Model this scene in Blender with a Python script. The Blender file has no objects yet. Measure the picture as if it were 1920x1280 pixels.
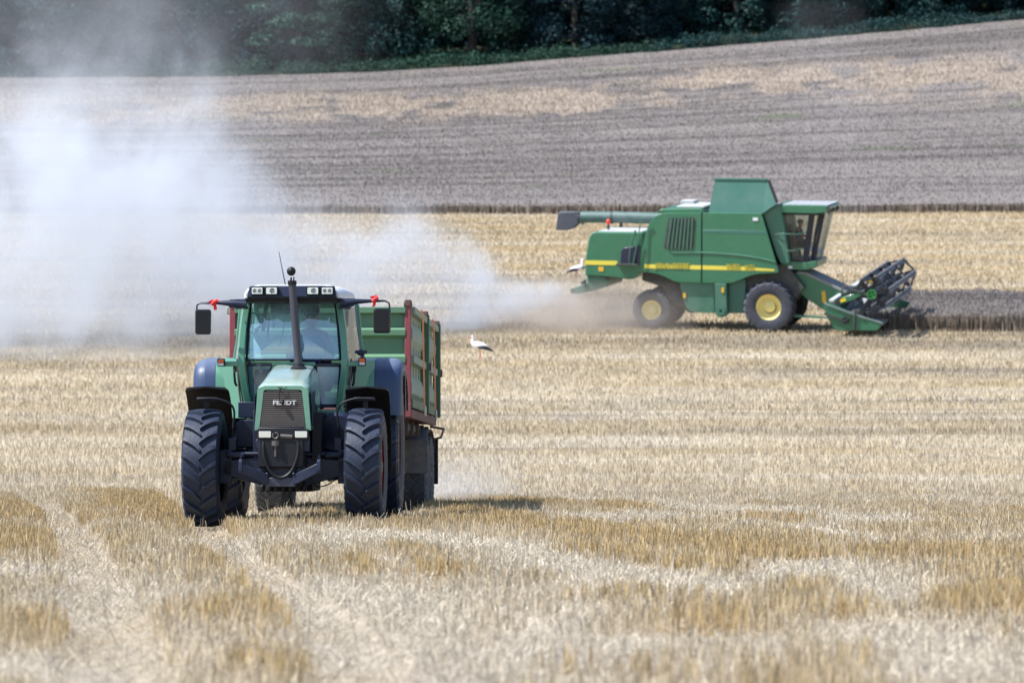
import bpy, bmesh, math, random
import numpy as np
from mathutils import Vector, Matrix

random.seed(7)
rng = np.random.default_rng(11)
C = bpy.context.scene.collection
SC = bpy.context.scene
R = math.radians

# ------------------------------------------------------------------ camera
F = 7500.0            # focal length in pixels of the 1920 px wide photograph
HOR = 840.0           # image row of the camera's level line
HC = 0.97             # camera height above the ground under the tractor
cam = bpy.data.cameras.new('camera')
cam.sensor_width = 36.0
cam.lens = F / 1920 * 36
cam.clip_start = 0.5
cam.clip_end = 3000
cam.dof.use_dof = True
cam.dof.focus_distance = 50.3
cam.dof.aperture_fstop = 3.4
camo = bpy.data.objects.new('camera', cam)
C.objects.link(camo)
camo.location = (0, 0, HC)
camo.rotation_euler = (math.pi / 2 + math.atan((HOR - 640) / F), 0, 0)
SC.camera = camo

# ------------------------------------------------------------------ sky, sun, exposure
SUN_EL, SUN_AZ = R(57), R(18)       # sun on the left, SUN_AZ turned towards the camera
sdir = Vector((-math.cos(SUN_EL) * math.cos(SUN_AZ), -math.cos(SUN_EL) * math.sin(SUN_AZ), math.sin(SUN_EL)))
w = bpy.data.worlds.new('World')
SC.world = w
w.use_nodes = True
nt = w.node_tree
sky = nt.nodes.new('ShaderNodeTexSky')
sky.sky_type = 'NISHITA'
sky.sun_disc = False
sky.sun_elevation = SUN_EL
sky.sun_rotation = math.atan2(sdir.x, sdir.y)
sky.dust_density = 0.6
sky.ozone_density = 1.6
nt.links.new(sky.outputs[0], nt.nodes['Background'].inputs[0])
nt.nodes['Background'].inputs[1].default_value = 0.12
sl = bpy.data.lights.new('sun', 'SUN')
sl.energy = 5.0
sl.angle = R(0.53)
sl.color = (1.0, 0.99, 0.975)
so = bpy.data.objects.new('sun', sl)
C.objects.link(so)
so.rotation_euler = sdir.to_track_quat('Z', 'Y').to_euler()
so.location = (-40, -20, 80)
SC.view_settings.view_transform = 'Standard'
SC.view_settings.look = 'None'
SC.view_settings.gamma = 1
SC.view_settings.exposure = 0.68
SC.render.engine = 'CYCLES'
cy = SC.cycles
cy.use_denoising = True
cy.max_bounces = 8
cy.diffuse_bounces = 3
cy.glossy_bounces = 3
cy.transmission_bounces = 4
cy.transparent_max_bounces = 16
cy.volume_bounces = 4
cy.volume_step_rate = 1.0
cy.volume_max_steps = 256
cy.caustics_reflective = False
cy.caustics_refractive = False
cy.sample_clamp_indirect = 6

# ------------------------------------------------------------------ materials
MATS = {}
def mat(name, col, rough=0.5, metal=0.0, coat=0.0, dirt_tint=None, damt=0.0, dscale=3.0, bump=0.0, bscale=60, spec=0.5, var=0.08):
    """painted / plain surface with blotchy tone variation and an optional second colour in patches: dust, rust, on tyres painted sky sheen"""
    if name in MATS: return MATS[name]
    m = bpy.data.materials.new(name); m.use_nodes = True
    t = m.node_tree; N = t.nodes; L = t.links
    b = N['Principled BSDF']
    tc = N.new('ShaderNodeTexCoord')
    n1 = N.new('ShaderNodeTexNoise'); n1.inputs['Scale'].default_value = dscale; n1.inputs['Detail'].default_value = 6
    n1.inputs['Roughness'].default_value = 0.65
    L.new(tc.outputs['Object'], n1.inputs['Vector'])
    mx = N.new('ShaderNodeMix'); mx.data_type = 'RGBA'
    c = (*col, 1)
    mx.inputs[6].default_value = tuple(v * (1 - var) for v in col) + (1,)
    mx.inputs[7].default_value = tuple(min(1, v * (1 + var)) for v in col) + (1,)
    L.new(n1.outputs[0], mx.inputs[0])
    out = mx.outputs[2]
    rsock = None
    if dirt_tint is not None:
        n2 = N.new('ShaderNodeTexNoise'); n2.inputs['Scale'].default_value = dscale * 2.3; n2.inputs['Detail'].default_value = 8
        n2.inputs['Roughness'].default_value = 0.7
        L.new(tc.outputs['Object'], n2.inputs['Vector'])
        rp = N.new('ShaderNodeMapRange')
        rp.inputs[1].default_value = 0.38; rp.inputs[2].default_value = 0.72
        rp.inputs[3].default_value = damt * 0.35; rp.inputs[4].default_value = damt
        L.new(n2.outputs[0], rp.inputs[0])
        m2 = N.new('ShaderNodeMix'); m2.data_type = 'RGBA'
        L.new(rp.outputs[0], m2.inputs[0]); L.new(out, m2.inputs[6]); m2.inputs[7].default_value = (*dirt_tint, 1)
        out = m2.outputs[2]
        rr = N.new('ShaderNodeMapRange'); rr.inputs[3].default_value = rough; rr.inputs[4].default_value = min(1, rough + 0.5)
        L.new(rp.outputs[0], rr.inputs[0]); L.new(rr.outputs[0], b.inputs['Roughness'])
    else:
        b.inputs['Roughness'].default_value = rough
    L.new(out, b.inputs['Base Color'])
    b.inputs['Metallic'].default_value = metal
    b.inputs['Specular IOR Level'].default_value = spec
    if coat:
        b.inputs['Coat Weight'].default_value = coat; b.inputs['Coat Roughness'].default_value = 0.12
    if bump:
        n3 = N.new('ShaderNodeTexNoise'); n3.inputs['Scale'].default_value = bscale; n3.inputs['Detail'].default_value = 5
        L.new(tc.outputs['Object'], n3.inputs['Vector'])
        bp = N.new('ShaderNodeBump'); bp.inputs['Strength'].default_value = bump; bp.inputs['Distance'].default_value = 0.02
        L.new(n3.outputs[0], bp.inputs['Height']); L.new(bp.outputs[0], b.inputs['Normal'])
    MATS[name] = m
    return m

def glass(name, tint, refl=0.12, rough=0.02, haze=0.0, hazecol=(0.5, 0.55, 0.6)):
    """thin window pane: see-through, with mirror reflection and a blotchy diffuse film of hazecol"""
    if name in MATS: return MATS[name]
    m = bpy.data.materials.new(name); m.use_nodes = True
    t = m.node_tree; N = t.nodes; L = t.links
    N.remove(N['Principled BSDF'])
    tr = N.new('ShaderNodeBsdfTransparent'); tr.inputs[0].default_value = (*tint, 1)
    gl = N.new('ShaderNodeBsdfGlossy'); gl.inputs['Roughness'].default_value = rough
    fr = N.new('ShaderNodeFresnel'); fr.inputs[0].default_value = 1.5
    ad = N.new('ShaderNodeMath'); ad.operation = 'ADD'; ad.inputs[1].default_value = refl; ad.use_clamp = True
    L.new(fr.outputs[0], ad.inputs[0])
    mx = N.new('ShaderNodeMixShader'); L.new(ad.outputs[0], mx.inputs[0]); L.new(tr.outputs[0], mx.inputs[1]); L.new(gl.outputs[0], mx.inputs[2])
    out = mx
    if haze:
        df = N.new('ShaderNodeBsdfDiffuse'); df.inputs[0].default_value = (*hazecol, 1)
        tc = N.new('ShaderNodeTexCoord'); n = N.new('ShaderNodeTexNoise'); n.inputs['Scale'].default_value = 2.2; n.inputs['Detail'].default_value = 5
        L.new(tc.outputs['Object'], n.inputs['Vector'])
        rp = N.new('ShaderNodeMapRange'); rp.inputs[1].default_value = 0.35; rp.inputs[2].default_value = 0.7
        rp.inputs[3].default_value = haze * 0.45; rp.inputs[4].default_value = haze
        L.new(n.outputs[0], rp.inputs[0])
        m2 = N.new('ShaderNodeMixShader'); L.new(rp.outputs[0], m2.inputs[0]); L.new(mx.outputs[0], m2.inputs[1]); L.new(df.outputs[0], m2.inputs[2])
        out = m2
    L.new(out.outputs[0], N['Material Output'].inputs[0])
    MATS[name] = m
    return m

def attr_mat(name, rough=0.8, transl=0.0, spec=0.2):
    """colour straight from the per-straw colour attribute"""
    if name in MATS: return MATS[name]
    m = bpy.data.materials.new(name); m.use_nodes = True
    t = m.node_tree; N = t.nodes; L = t.links
    b = N['Principled BSDF']
    a = N.new('ShaderNodeVertexColor'); a.layer_name = 'Col'
    L.new(a.outputs[0], b.inputs['Base Color'])
    b.inputs['Roughness'].default_value = rough
    b.inputs['Specular IOR Level'].default_value = spec
    if transl:
        tl = N.new('ShaderNodeBsdfTranslucent'); L.new(a.outputs[0], tl.inputs[0])
        mx = N.new('ShaderNodeMixShader'); mx.inputs[0].default_value = transl
        L.new(b.outputs[0], mx.inputs[1]); L.new(tl.outputs[0], mx.inputs[2]); L.new(mx.outputs[0], N['Material Output'].inputs[0])
    MATS[name] = m
    return m

# ------------------------------------------------------------------ mesh building
class MB:
    def __init__(s): s.v = []; s.f = []; s.mi = []; s.cur = 0
    def add(s, vs, fs, M=None):
        o = len(s.v)
        for p in vs:
            p = Vector(p)
            s.v.append(tuple(M @ p) if M is not None else tuple(p))
        for f in fs:
            s.f.append([i + o for i in f]); s.mi.append(s.cur)
        return s
    def box(s, c, d, M=None, rot=None, taper=None):
        x, y, z = (v / 2 for v in d)
        vs = [(-x, -y, -z), (x, -y, -z), (x, y, -z), (-x, y, -z), (-x, -y, z), (x, -y, z), (x, y, z), (-x, y, z)]
        if taper: vs = [(a * (taper if c_ > 0 else 1), b_ * (taper if c_ > 0 else 1), c_) for a, b_, c_ in vs]
        T = Matrix.Translation(c)
        if rot is not None:
            from mathutils import Euler
            T = T @ Euler(rot).to_matrix().to_4x4()
        if M is not None: T = M @ T
        return s.add(vs, [(0, 3, 2, 1), (4, 5, 6, 7), (0, 1, 5, 4), (1, 2, 6, 5), (2, 3, 7, 6), (3, 0, 4, 7)], T)
    def loft(s, secs, closed=True, cap=True, ring=False):
        n = len(secs[0]); m = len(secs); vs = [p for q in secs for p in q]; fs = []
        rngs = range(m) if ring else range(m - 1)
        for i in rngs:
            i2 = (i + 1) % m
            for j in range(n if closed else n - 1):
                k = (j + 1) % n
                fs.append((i * n + j, i * n + k, i2 * n + k, i2 * n + j))
        if cap and closed and not ring:
            fs.append(tuple(range(n - 1, -1, -1))); fs.append(tuple((m - 1) * n + j for j in range(n)))
        return s.add(vs, fs)
    def prism(s, poly, axis, a, b):
        def mk(u, v, t): return {'x': (t, u, v), 'y': (u, t, v), 'z': (u, v, t)}[axis]
        return s.loft([[mk(u, v, a) for u, v in poly], [mk(u, v, b) for u, v in poly]])
    def tube(s, pts, r, n=8, cap=True):
        pts = [Vector(p) for p in pts]
        rs = r if isinstance(r, (list, tuple)) else [r] * len(pts)
        secs = []; up = None
        for i, p in enumerate(pts):
            d = (pts[min(i + 1, len(pts) - 1)] - pts[max(i - 1, 0)]).normalized()
            if up is None: up = d.orthogonal().normalized()
            up = (up - d * up.dot(d))
            up = up.normalized() if up.length > 1e-6 else d.orthogonal().normalized()
            q = d.cross(up)
            secs.append([p + (up * math.cos(2 * math.pi * j / n) + q * math.sin(2 * math.pi * j / n)) * rs[i] for j in range(n)])
        return s.loft(secs, cap=cap)
    def bar(s, a, b, w, h, up=(0, 0, 1)):
        """rectangular bar from a to b, w across, h along up"""
        a, b, up = Vector(a), Vector(b), Vector(up)
        d = (b - a).normalized(); side = d.cross(up).normalized(); up = side.cross(d)
        q = lambda p: [p - side * w / 2 - up * h / 2, p + side * w / 2 - up * h / 2, p + side * w / 2 + up * h / 2, p - side * w / 2 + up * h / 2]
        return s.loft([q(a), q(b)])
    def lathe(s, prof, n=24, axis='x', M=None, ring=False):
        """prof = [(r, h)] turned about the axis"""
        secs = []
        for k in range(n):
            t = 2 * math.pi * k / n; c, q = math.cos(t), math.sin(t)
            row = []
            for r, h in prof:
                p = {'x': (h, r * c, r * q), 'y': (r * c, h, r * q), 'z': (r * c, r * q, h)}[axis]
                row.append(tuple(M @ Vector(p)) if M is not None else p)
            secs.append(row)
        return s.loft(secs, closed=ring, cap=False, ring=True)
    def sphere(s, c, r, nu=12, nv=8, sc=(1, 1, 1)):
        prof = [[(c[0] + r * sc[0] * math.sin(math.pi * i / nv) * math.cos(2 * math.pi * j / nu), c[1] + r * sc[1] * math.sin(math.pi * i / nv) * math.sin(2 * math.pi * j / nu), c[2] + r * sc[2] * math.cos(math.pi * i / nv)) for j in range(nu)] for i in range(1, nv)]
        o = len(s.v)
        s.loft(prof, cap=False)
        s.add([(c[0], c[1], c[2] + r * sc[2]), (c[0], c[1], c[2] - r * sc[2])], [])
        t = len(s.v) - 2; l = o + nu * (nv - 2)
        for j in range(nu):
            s.f.append([t, o + j, o + (j + 1) % nu]); s.mi.append(s.cur)
            s.f.append([t + 1, l + (j + 1) % nu, l + j]); s.mi.append(s.cur)
        return s
    def mesh(s, name, mats, smooth=38):
        me = bpy.data.meshes.new(name)
        me.from_pydata(s.v, [], s.f)
        for m in (mats if isinstance(mats, (list, tuple)) else [mats]): me.materials.append(m)
        if len(me.materials) > 1:
            me.polygons.foreach_set('material_index', s.mi)
        bm = bmesh.new(); bm.from_mesh(me)
        bmesh.ops.recalc_face_normals(bm, faces=bm.faces)
        bm.to_mesh(me); bm.free()
        if smooth:
            me.polygons.foreach_set('use_smooth', [True] * len(me.polygons))
            me.set_sharp_from_angle(angle=R(smooth))
        me.update()
        return me
    def build(s, name, mats, parent=None, bevel=0.0, smooth=38, label=None, segs=2):
        o = bpy.data.objects.new(name, s.mesh(name, mats, smooth))
        C.objects.link(o)
        if parent is not None: o.parent = parent
        if label: o['label'] = label
        if bevel:
            b = o.modifiers.new('bevel', 'BEVEL'); b.width = bevel; b.segments = segs; b.limit_method = 'ANGLE'; b.angle_limit = R(35)
            b.harden_normals = False
        return o

def empty(name, loc=(0, 0, 0), rot=(0, 0, 0), parent=None):
    o = bpy.data.objects.new(name, None); C.objects.link(o)
    o.location = loc; o.rotation_euler = rot; o.empty_display_size = 0.2
    if parent is not None: o.parent = parent
    return o
def tag(o, label=None, cat=None, group=None, kind=None):
    for k, v in (('label', label), ('category', cat), ('group', group), ('kind', kind)):
        if v: o[k] = v
    return o
def clone(o, parent, loc=None, rot=None):
    c = o.copy(); C.objects.link(c); c.parent = parent
    if loc is not None: c.location = loc
    if rot is not None: c.rotation_euler = rot
    for ch in o.children: clone(ch, c)
    return c
def text_mesh(s, size, mt, name, parent, M, bold=0.0, ext=0.004, shear=0.0, width=None, spacing=1.0):
    """raised lettering: the words as flat letter solids"""
    cu = bpy.data.curves.new('lettering', 'FONT'); cu.body = s; cu.size = size; cu.offset = bold; cu.extrude = ext; cu.shear = shear
    cu.align_x = 'CENTER'; cu.align_y = 'CENTER'; cu.resolution_u = 3; cu.space_character = spacing
    t = bpy.data.objects.new('lettering_curve', cu); C.objects.link(t)
    bpy.context.view_layer.update()
    dg = bpy.context.evaluated_depsgraph_get()
    me = bpy.data.meshes.new_from_object(t.evaluated_get(dg))
    bpy.data.objects.remove(t); bpy.data.curves.remove(cu)
    xs = [v.co.x for v in me.vertices]
    if width: me.transform(Matrix.Diagonal((width / (max(xs) - min(xs)), 1, 1, 1)))
    me.transform(M)
    me.materials.clear(); me.materials.append(mt)
    o = bpy.data.objects.new(name, me); C.objects.link(o); o.parent = parent
    return o
def rounded(poly, r, k=4):
    """round the corners of a 2-D polygon"""
    out = []; n = len(poly)
    rr = r if isinstance(r, (list, tuple)) else [r] * n
    for i in range(n):
        p = Vector(poly[i]); a = Vector(poly[i - 1]) - p; b = Vector(poly[(i + 1) % n]) - p
        q = min(rr[i], a.length * 0.45, b.length * 0.45)
        if q < 1e-4: out.append(tuple(p)); continue
        s, e = p + a.normalized() * q, p + b.normalized() * q
        for j in range(k + 1):
            t = j / k
            out.append(tuple(s * (1 - t) ** 2 + p * 2 * t * (1 - t) + e * t * t))
    return out

# colours of the machines
DUST = (0.42, 0.36, 0.29)
M_GREEN = mat('faded_green_paint', (0.082, 0.265, 0.18), 0.36, coat=0.3, dirt_tint=DUST, damt=0.10, dscale=2)
M_HOOD = mat('bonnet_paint_sheen', (0.10, 0.30, 0.205), 0.26, coat=1.0, dirt_tint=(0.5, 0.5, 0.46), damt=0.12, dscale=2)
M_NAVY = mat('blue_grey_paint', (0.008, 0.015, 0.045), 0.42, dirt_tint=DUST, damt=0.025, dscale=3, spec=0.4)
M_FENDER = mat('blue_plastic', (0.022, 0.05, 0.125), 0.44, dirt_tint=DUST, damt=0.04, dscale=3)
M_BLACK = mat('black_plastic', (0.004, 0.005, 0.008), 0.5, dirt_tint=DUST, damt=0.012, spec=0.35)
M_DARK = mat('dark_chassis', (0.004, 0.006, 0.013), 0.55, dirt_tint=DUST, damt=0.03, dscale=4, spec=0.35)
M_TYRE = mat('tyre_rubber', (0.005, 0.012, 0.034), 0.55, dirt_tint=(0.11, 0.14, 0.21), damt=0.13, dscale=5, bump=0.25, bscale=40, spec=0.45)  # bluish patches are sky sheen painted into the rubber colour
M_TYRE_D = mat('dusty_tyre_rubber', (0.028, 0.034, 0.048), 0.7, dirt_tint=(0.26, 0.25, 0.25), damt=0.35, dscale=5, bump=0.25, bscale=40)
M_RED = mat('red_rim_paint', (0.40, 0.02, 0.025), 0.45, dirt_tint=DUST, damt=0.12)
M_WHITE = mat('white_roof_paint', (0.78, 0.80, 0.84), 0.35, dirt_tint=(0.35, 0.36, 0.4), damt=0.18, dscale=4)
M_LENS = mat('lamp_glass', (0.75, 0.78, 0.8), 0.12, metal=0.6)
M_ORANGE = mat('orange_lens', (0.75, 0.10, 0.015), 0.25)
M_WLENS = mat('clear_lens', (0.7, 0.7, 0.7), 0.25)
M_RIB = mat('red_ribbon', (0.75, 0.02, 0.02), 0.6)
M_STEEL = mat('worn_steel', (0.16, 0.15, 0.15), 0.45, metal=0.7, dirt_tint=(0.12, 0.08, 0.06), damt=0.4, dscale=8)
M_PIPE = mat('exhaust_metal', (0.05, 0.052, 0.07), 0.45, metal=0.2, dirt_tint=(0.10, 0.08, 0.08), damt=0.2)
def tint_upfaces(m, col, amt):
    """mix a pale blotchy tint into faces that look up"""
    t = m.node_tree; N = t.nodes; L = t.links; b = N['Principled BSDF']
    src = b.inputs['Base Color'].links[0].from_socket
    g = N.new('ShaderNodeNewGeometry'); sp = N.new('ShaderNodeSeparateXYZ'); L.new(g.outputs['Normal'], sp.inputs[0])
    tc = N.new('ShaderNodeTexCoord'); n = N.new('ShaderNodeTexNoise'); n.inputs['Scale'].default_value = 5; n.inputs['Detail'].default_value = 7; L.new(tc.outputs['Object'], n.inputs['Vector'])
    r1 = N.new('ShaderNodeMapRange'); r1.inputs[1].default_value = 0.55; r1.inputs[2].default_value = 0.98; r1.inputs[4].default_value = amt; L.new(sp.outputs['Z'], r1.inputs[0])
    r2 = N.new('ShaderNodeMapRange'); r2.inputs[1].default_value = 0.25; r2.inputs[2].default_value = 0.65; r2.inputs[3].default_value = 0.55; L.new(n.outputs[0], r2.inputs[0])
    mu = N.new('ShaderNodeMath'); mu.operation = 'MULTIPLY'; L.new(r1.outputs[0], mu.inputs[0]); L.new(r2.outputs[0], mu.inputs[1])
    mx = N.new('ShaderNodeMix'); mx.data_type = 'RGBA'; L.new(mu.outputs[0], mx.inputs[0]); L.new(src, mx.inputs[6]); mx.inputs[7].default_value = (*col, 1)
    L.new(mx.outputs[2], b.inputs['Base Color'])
tint_upfaces(M_HOOD, (0.58, 0.64, 0.60), 0.75)  # pale tint paints sky and sun sheen onto the bonnet top
tint_upfaces(M_FENDER, (0.42, 0.46, 0.55), 0.28)  # blue-grey tint on the wings' upward faces
# ------------------------------------------------------------------ terrain
PROF = [(4, 2500), (10, 1750), (14, 1480), (20, 1280), (26, 1152), (36, 1056), (43, 1012), (50, 984.5), (56, 968.5), (64, 951), (75, 926), (90, 872), (105, 802), (120, 725),
        (141, 621), (175, 505), (215, 403), (270, 281), (330, 139), (420, -75), (600, -420)]
_d = np.array([p[0] for p in PROF], float); _p = np.array([p[1] for p in PROF], float)
_zd = np.arange(2, 640, 0.5)
_zz = HC + (HOR - np.interp(_zd, _d, _p)) * _zd / F
_zz = HC + (HOR - np.exp(np.interp(np.log(_zd), np.log(_d), np.log(_p + 700))) + 700) * _zd / F
for _k in range(3):      # ease the breaks of slope away from the near field
    _s = np.convolve(np.pad(_zz, 12, mode='edge'), np.ones(25) / 25, 'valid')
    _w = np.clip((_zd - 66) / 20, 0, 1)
    _zz = _zz * (1 - _w) + _s * _w
_ex = np.array([-120, -42, -25, -11, -2.6, 12.7, 30.4, 42.2, 120.]); _ev = np.array([27, 27, 25, 15, 3, -25, -60, -85, -200.])

def _hash(ix, iy, seed):
    h = (ix.astype(np.int64) * 374761393 + iy.astype(np.int64) * 668265263 + seed * 1442695041) & 0xffffffff
    h = ((h ^ (h >> 13)) * 1274126177) & 0xffffffff
    h = h ^ (h >> 16)
    return (h & 0xffff) / 65535.0
def vnoise(x, y, seed=0):
    ix, iy = np.floor(x), np.floor(y); fx, fy = x - ix, y - iy
    fx = fx * fx * (3 - 2 * fx); fy = fy * fy * (3 - 2 * fy)
    a, b = _hash(ix, iy, seed), _hash(ix + 1, iy, seed); c, d = _hash(ix, iy + 1, seed), _hash(ix + 1, iy + 1, seed)
    return (a * (1 - fx) + b * fx) * (1 - fy) + (c * (1 - fx) + d * fx) * fy
def fbm(x, y, seed=0, oct=4, gain=0.55):
    s, a, t = 0, 1, 0
    for k in range(oct):
        s = s + a * vnoise(x * 2 ** k + 17.3 * k, y * 2 ** k + 5.1 * k, seed + k); t += a; a *= gain
    return s / t
def sstep(a, b, x):
    t = np.clip((x - a) / (b - a), 0, 1); return t * t * (3 - 2 * t)

def pix_d(py):           # distance at which the ground shows in image row py (centre line)
    q = HOR - (_zz - HC) * F / _zd
    return np.interp(-np.asarray(py, float), -q[30:], _zd[30:])
def pix_g(px, py):
    d = pix_d(py); return (np.asarray(px, float) - 960) * d / F, d

def path_dist(x, y, pts):
    """distance from points to a polyline on the ground"""
    best = np.full(np.shape(x), 1e9)
    for (ax, ay), (bx, by) in zip(pts[:-1], pts[1:]):
        dx, dy = bx - ax, by - ay; t = np.clip(((x - ax) * dx + (y - ay) * dy) / (dx * dx + dy * dy + 1e-9), 0, 1)
        best = np.minimum(best, np.hypot(x - ax - t * dx, y - ay - t * dy))
    return best
def G(pp): return [tuple(float(v) for v in pix_g(*p)) for p in pp]

RUTS = [(G([(-260, 760), (-40, 850), (40, 900), (105, 965), (150, 1025), (185, 1100), (205, 1200), (215, 1290), (225, 1420)]), 0.28),
        (G([(-420, 700), (-60, 735), (60, 775), (160, 830), (300, 905), (360, 960), (400, 1000), (440, 1042), (520, 1095), (590, 1150), (660, 1230), (720, 1330), (790, 1500)]), 0.24)]
TRACKS = [[(-3.93, 49.0), (-3.86, 56), (-3.6, 66), (-3.3, 80)], [(-1.83, 50.5), (-1.75, 57), (-1.55, 66), (-1.2, 80)]]
PALE = [(G([(640, 1000), (760, 1012), (900, 1030), (1040, 1062), (1200, 1092), (1300, 1120)]), 0.55),
        (G([(1470, 1062), (1600, 1100), (1700, 1150), (1790, 1210), (1860, 1290)]), 0.42),
        (G([(960, 938), (1100, 946), (1250, 955), (1500, 975), (1700, 985)]), 0.8),
        (G([(880, 880), (1000, 885), (1150, 878), (1300, 882)]), 2.6),
        (G([(1050, 955), (1240, 968), (1450, 990), (1600, 1015)]), 0.28),
        (G([(1600, 900), (1760, 905), (1900, 898)]), 1.6),
        (G([(640, 1110), (760, 1190), (900, 1290)]), 0.45), (G([(980, 1170), (1120, 1225), (1290, 1235)]), 0.3)]
GOLD = [(G([(800, 935), (950, 945), (1150, 958), (1350, 972), (1500, 985)]), 0.85), (G([(800, 955), (900, 975), (1000, 985)]), 0.75),
        (G([(930, 992), (1100, 1004), (1280, 1032), (1460, 1052)]), 0.62), (G([(1060, 1040), (1250, 1062), (1380, 1072)]), 0.4),
        (G([(50, 885), (150, 882), (225, 902)]), 0.85), (G([(150, 920), (230, 935), (330, 972), (376, 1005)]), 0.55), (G([(0, 1010), (60, 1030), (100, 1050)]), 0.5),
        (G([(30, 965), (110, 985)]), 0.4), (G([(400, 1060), (560, 1150)]), 0.1), (G([(330, 1170), (430, 1150), (540, 1175)]), 0.36), (G([(410, 1050), (470, 1085)]), 0.2),
        (G([(1480, 1115), (1545, 1095)]), 0.34), (G([(1095, 1120), (1220, 1130)]), 0.4), (G([(1330, 1172), (1400, 1190)]), 0.34), (G([(1640, 1140), (1680, 1165)]), 0.4),
        (G([(1840, 1110), (1900, 1150)]), 0.45), (G([(1800, 1050), (1860, 1060)]), 0.35), (G([(740, 1035), (800, 1062)]), 0.2), (G([(790, 1075), (850, 1085)]), 0.3),
        (G([(1600, 925), (1700, 930)]), 0.8), (G([(1460, 905), (1650, 912)]), 1.1), (G([(1180, 905), (1290, 905)]), 0.8), (G([(980, 1260), (1060, 1262)]), 0.3),
        (G([(600, 1060), (700, 1085)]), 0.12), (G([(430, 1262), (520, 1268)]), 0.25), (G([(1250, 1230), (1300, 1235)]), 0.2)]

def gold_mask(x, y):
    """1 where upright golden stubble stands, 0 where bleached straw lies"""
    wx = x + 0.8 * (fbm(x * 1.5, y * 0.9, 31) - 0.5); wy = y + 2.6 * (fbm(x * 1.3, y * 0.8, 37) - 0.5)
    near = 1 - sstep(62, 90, y)
    m = 0.335 + 0.9 * (fbm(wx * 0.75, wy * 0.33, 3, 5) - 0.5) + 0.9 * (fbm(wx * 0.16, wy * 0.07, 9, 3) - 0.5) + 1.15 * (fbm(wx * 2.4, wy * 1.3, 14, 4) - 0.5)
    g = np.zeros_like(x); p = np.zeros_like(x)
    for pts, r in GOLD:
        ya = min(q[1] for q in pts) - 4; yb = max(q[1] for q in pts) + 4
        k = (y > ya) & (y < yb)
        if k.any(): g[k] = np.maximum(g[k], np.exp(-(path_dist(wx[k], wy[k], pts) / r) ** 2))
    for pts, r in PALE:
        ya = min(q[1] for q in pts) - 5; yb = max(q[1] for q in pts) + 5
        k = (y > ya) & (y < yb)
        if k.any(): p[k] = np.maximum(p[k], np.exp(-(path_dist(wx[k], wy[k], pts) / r) ** 2))
    m = m + 0.72 * g - 0.75 * p
    far = 0.42 + 1.0 * (fbm(x * 0.03, y * 0.6, 51, 4) - 0.5) + 0.5 * (fbm(x * 0.25, y * 0.9, 53, 4) - 0.5) + 0.10 * sstep(125, 165, y)
    m = m * near + far * (1 - near)
    return np.clip(m, 0, 1)
def rut_mask(x, y):
    r = np.zeros_like(x)
    wx = x + 0.2 * (fbm(x * 1.5, y * 0.9, 71) - 0.5)
    for pts, wd in RUTS:
        r = np.maximum(r, np.exp(-(path_dist(wx, y, pts) / wd) ** 4))
    for pts in TRACKS:
        r = np.maximum(r, 0.75 * np.exp(-(path_dist(wx, y, pts) / 0.33) ** 4))
    return r
def row_mask(x, y):
    """wheel tracks and combed rows left by the passes of the header in the far stubble"""
    yy = y + 0.02 * x + 1.2 * (fbm(x * 0.03, y * 0.05, 57, 2) - 0.5)
    r = sstep(0.55, 0.68, fbm(x * 0.010 + 3, yy * 0.42, 58, 3)) * 0.75 + sstep(0.56, 0.72, fbm(x * 0.03, yy * 1.15, 61, 3)) * 0.6
    r = r * (0.35 + 1.0 * sstep(0.35, 0.65, fbm(x * 0.07, yy * 0.3, 64, 3)))
    return np.clip(r, 0, 1) * sstep(66, 95, y)
def gz(x, y, detail=True):
    x = np.asarray(x, float); y = np.asarray(y, float)
    z = np.interp(y, _zd, _zz)
    z = z - np.interp(x, _ex, _ev) * 330 / F * sstep(200, 345, y)
    if detail:
        z = z + 0.05 * (fbm(x * 0.5, y * 0.3, 91, 3) - 0.5) * sstep(8, 16, y) - 0.06 * rut_mask(x, y) * (y < 80)
    return z
def gz1(x, y): return float(gz(np.array([x]), np.array([y]))[0])

def np_mesh(name, V, Fq, cols, material, normals_up=False):
    me = bpy.data.meshes.new(name)
    nf = len(Fq); k = Fq.shape[1]
    me.vertices.add(len(V)); me.vertices.foreach_set('co', np.ascontiguousarray(V, dtype=np.float32).ravel())
    me.loops.add(nf * k); me.loops.foreach_set('vertex_index', np.ascontiguousarray(Fq, dtype=np.int32).ravel())
    me.polygons.add(nf); me.polygons.foreach_set('loop_start', np.arange(0, nf * k, k, dtype=np.int32))
    me.polygons.foreach_set('loop_total', np.full(nf, k, dtype=np.int32))
    me.update(calc_edges=True)
    if cols is not None:
        a = me.color_attributes.new('Col', 'FLOAT_COLOR', 'POINT')
        rgba = np.ones((len(V), 4), np.float32); rgba[:, :3] = cols
        a.data.foreach_set('color', rgba.ravel())
    me.materials.append(material)
    me.validate()
    return me
def link_mesh(name, me, **kw):
    o = bpy.data.objects.new(name, me); C.objects.link(o)
    return tag(o, **kw)

# --- colours of straw (linear)
PALE_C = np.array([0.60, 0.53, 0.418]); GOLD_C = np.array([0.51, 0.37, 0.18]); GREY_C = np.array([0.36, 0.325, 0.285]); SOIL_C = np.array([0.15, 0.115, 0.085])

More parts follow.
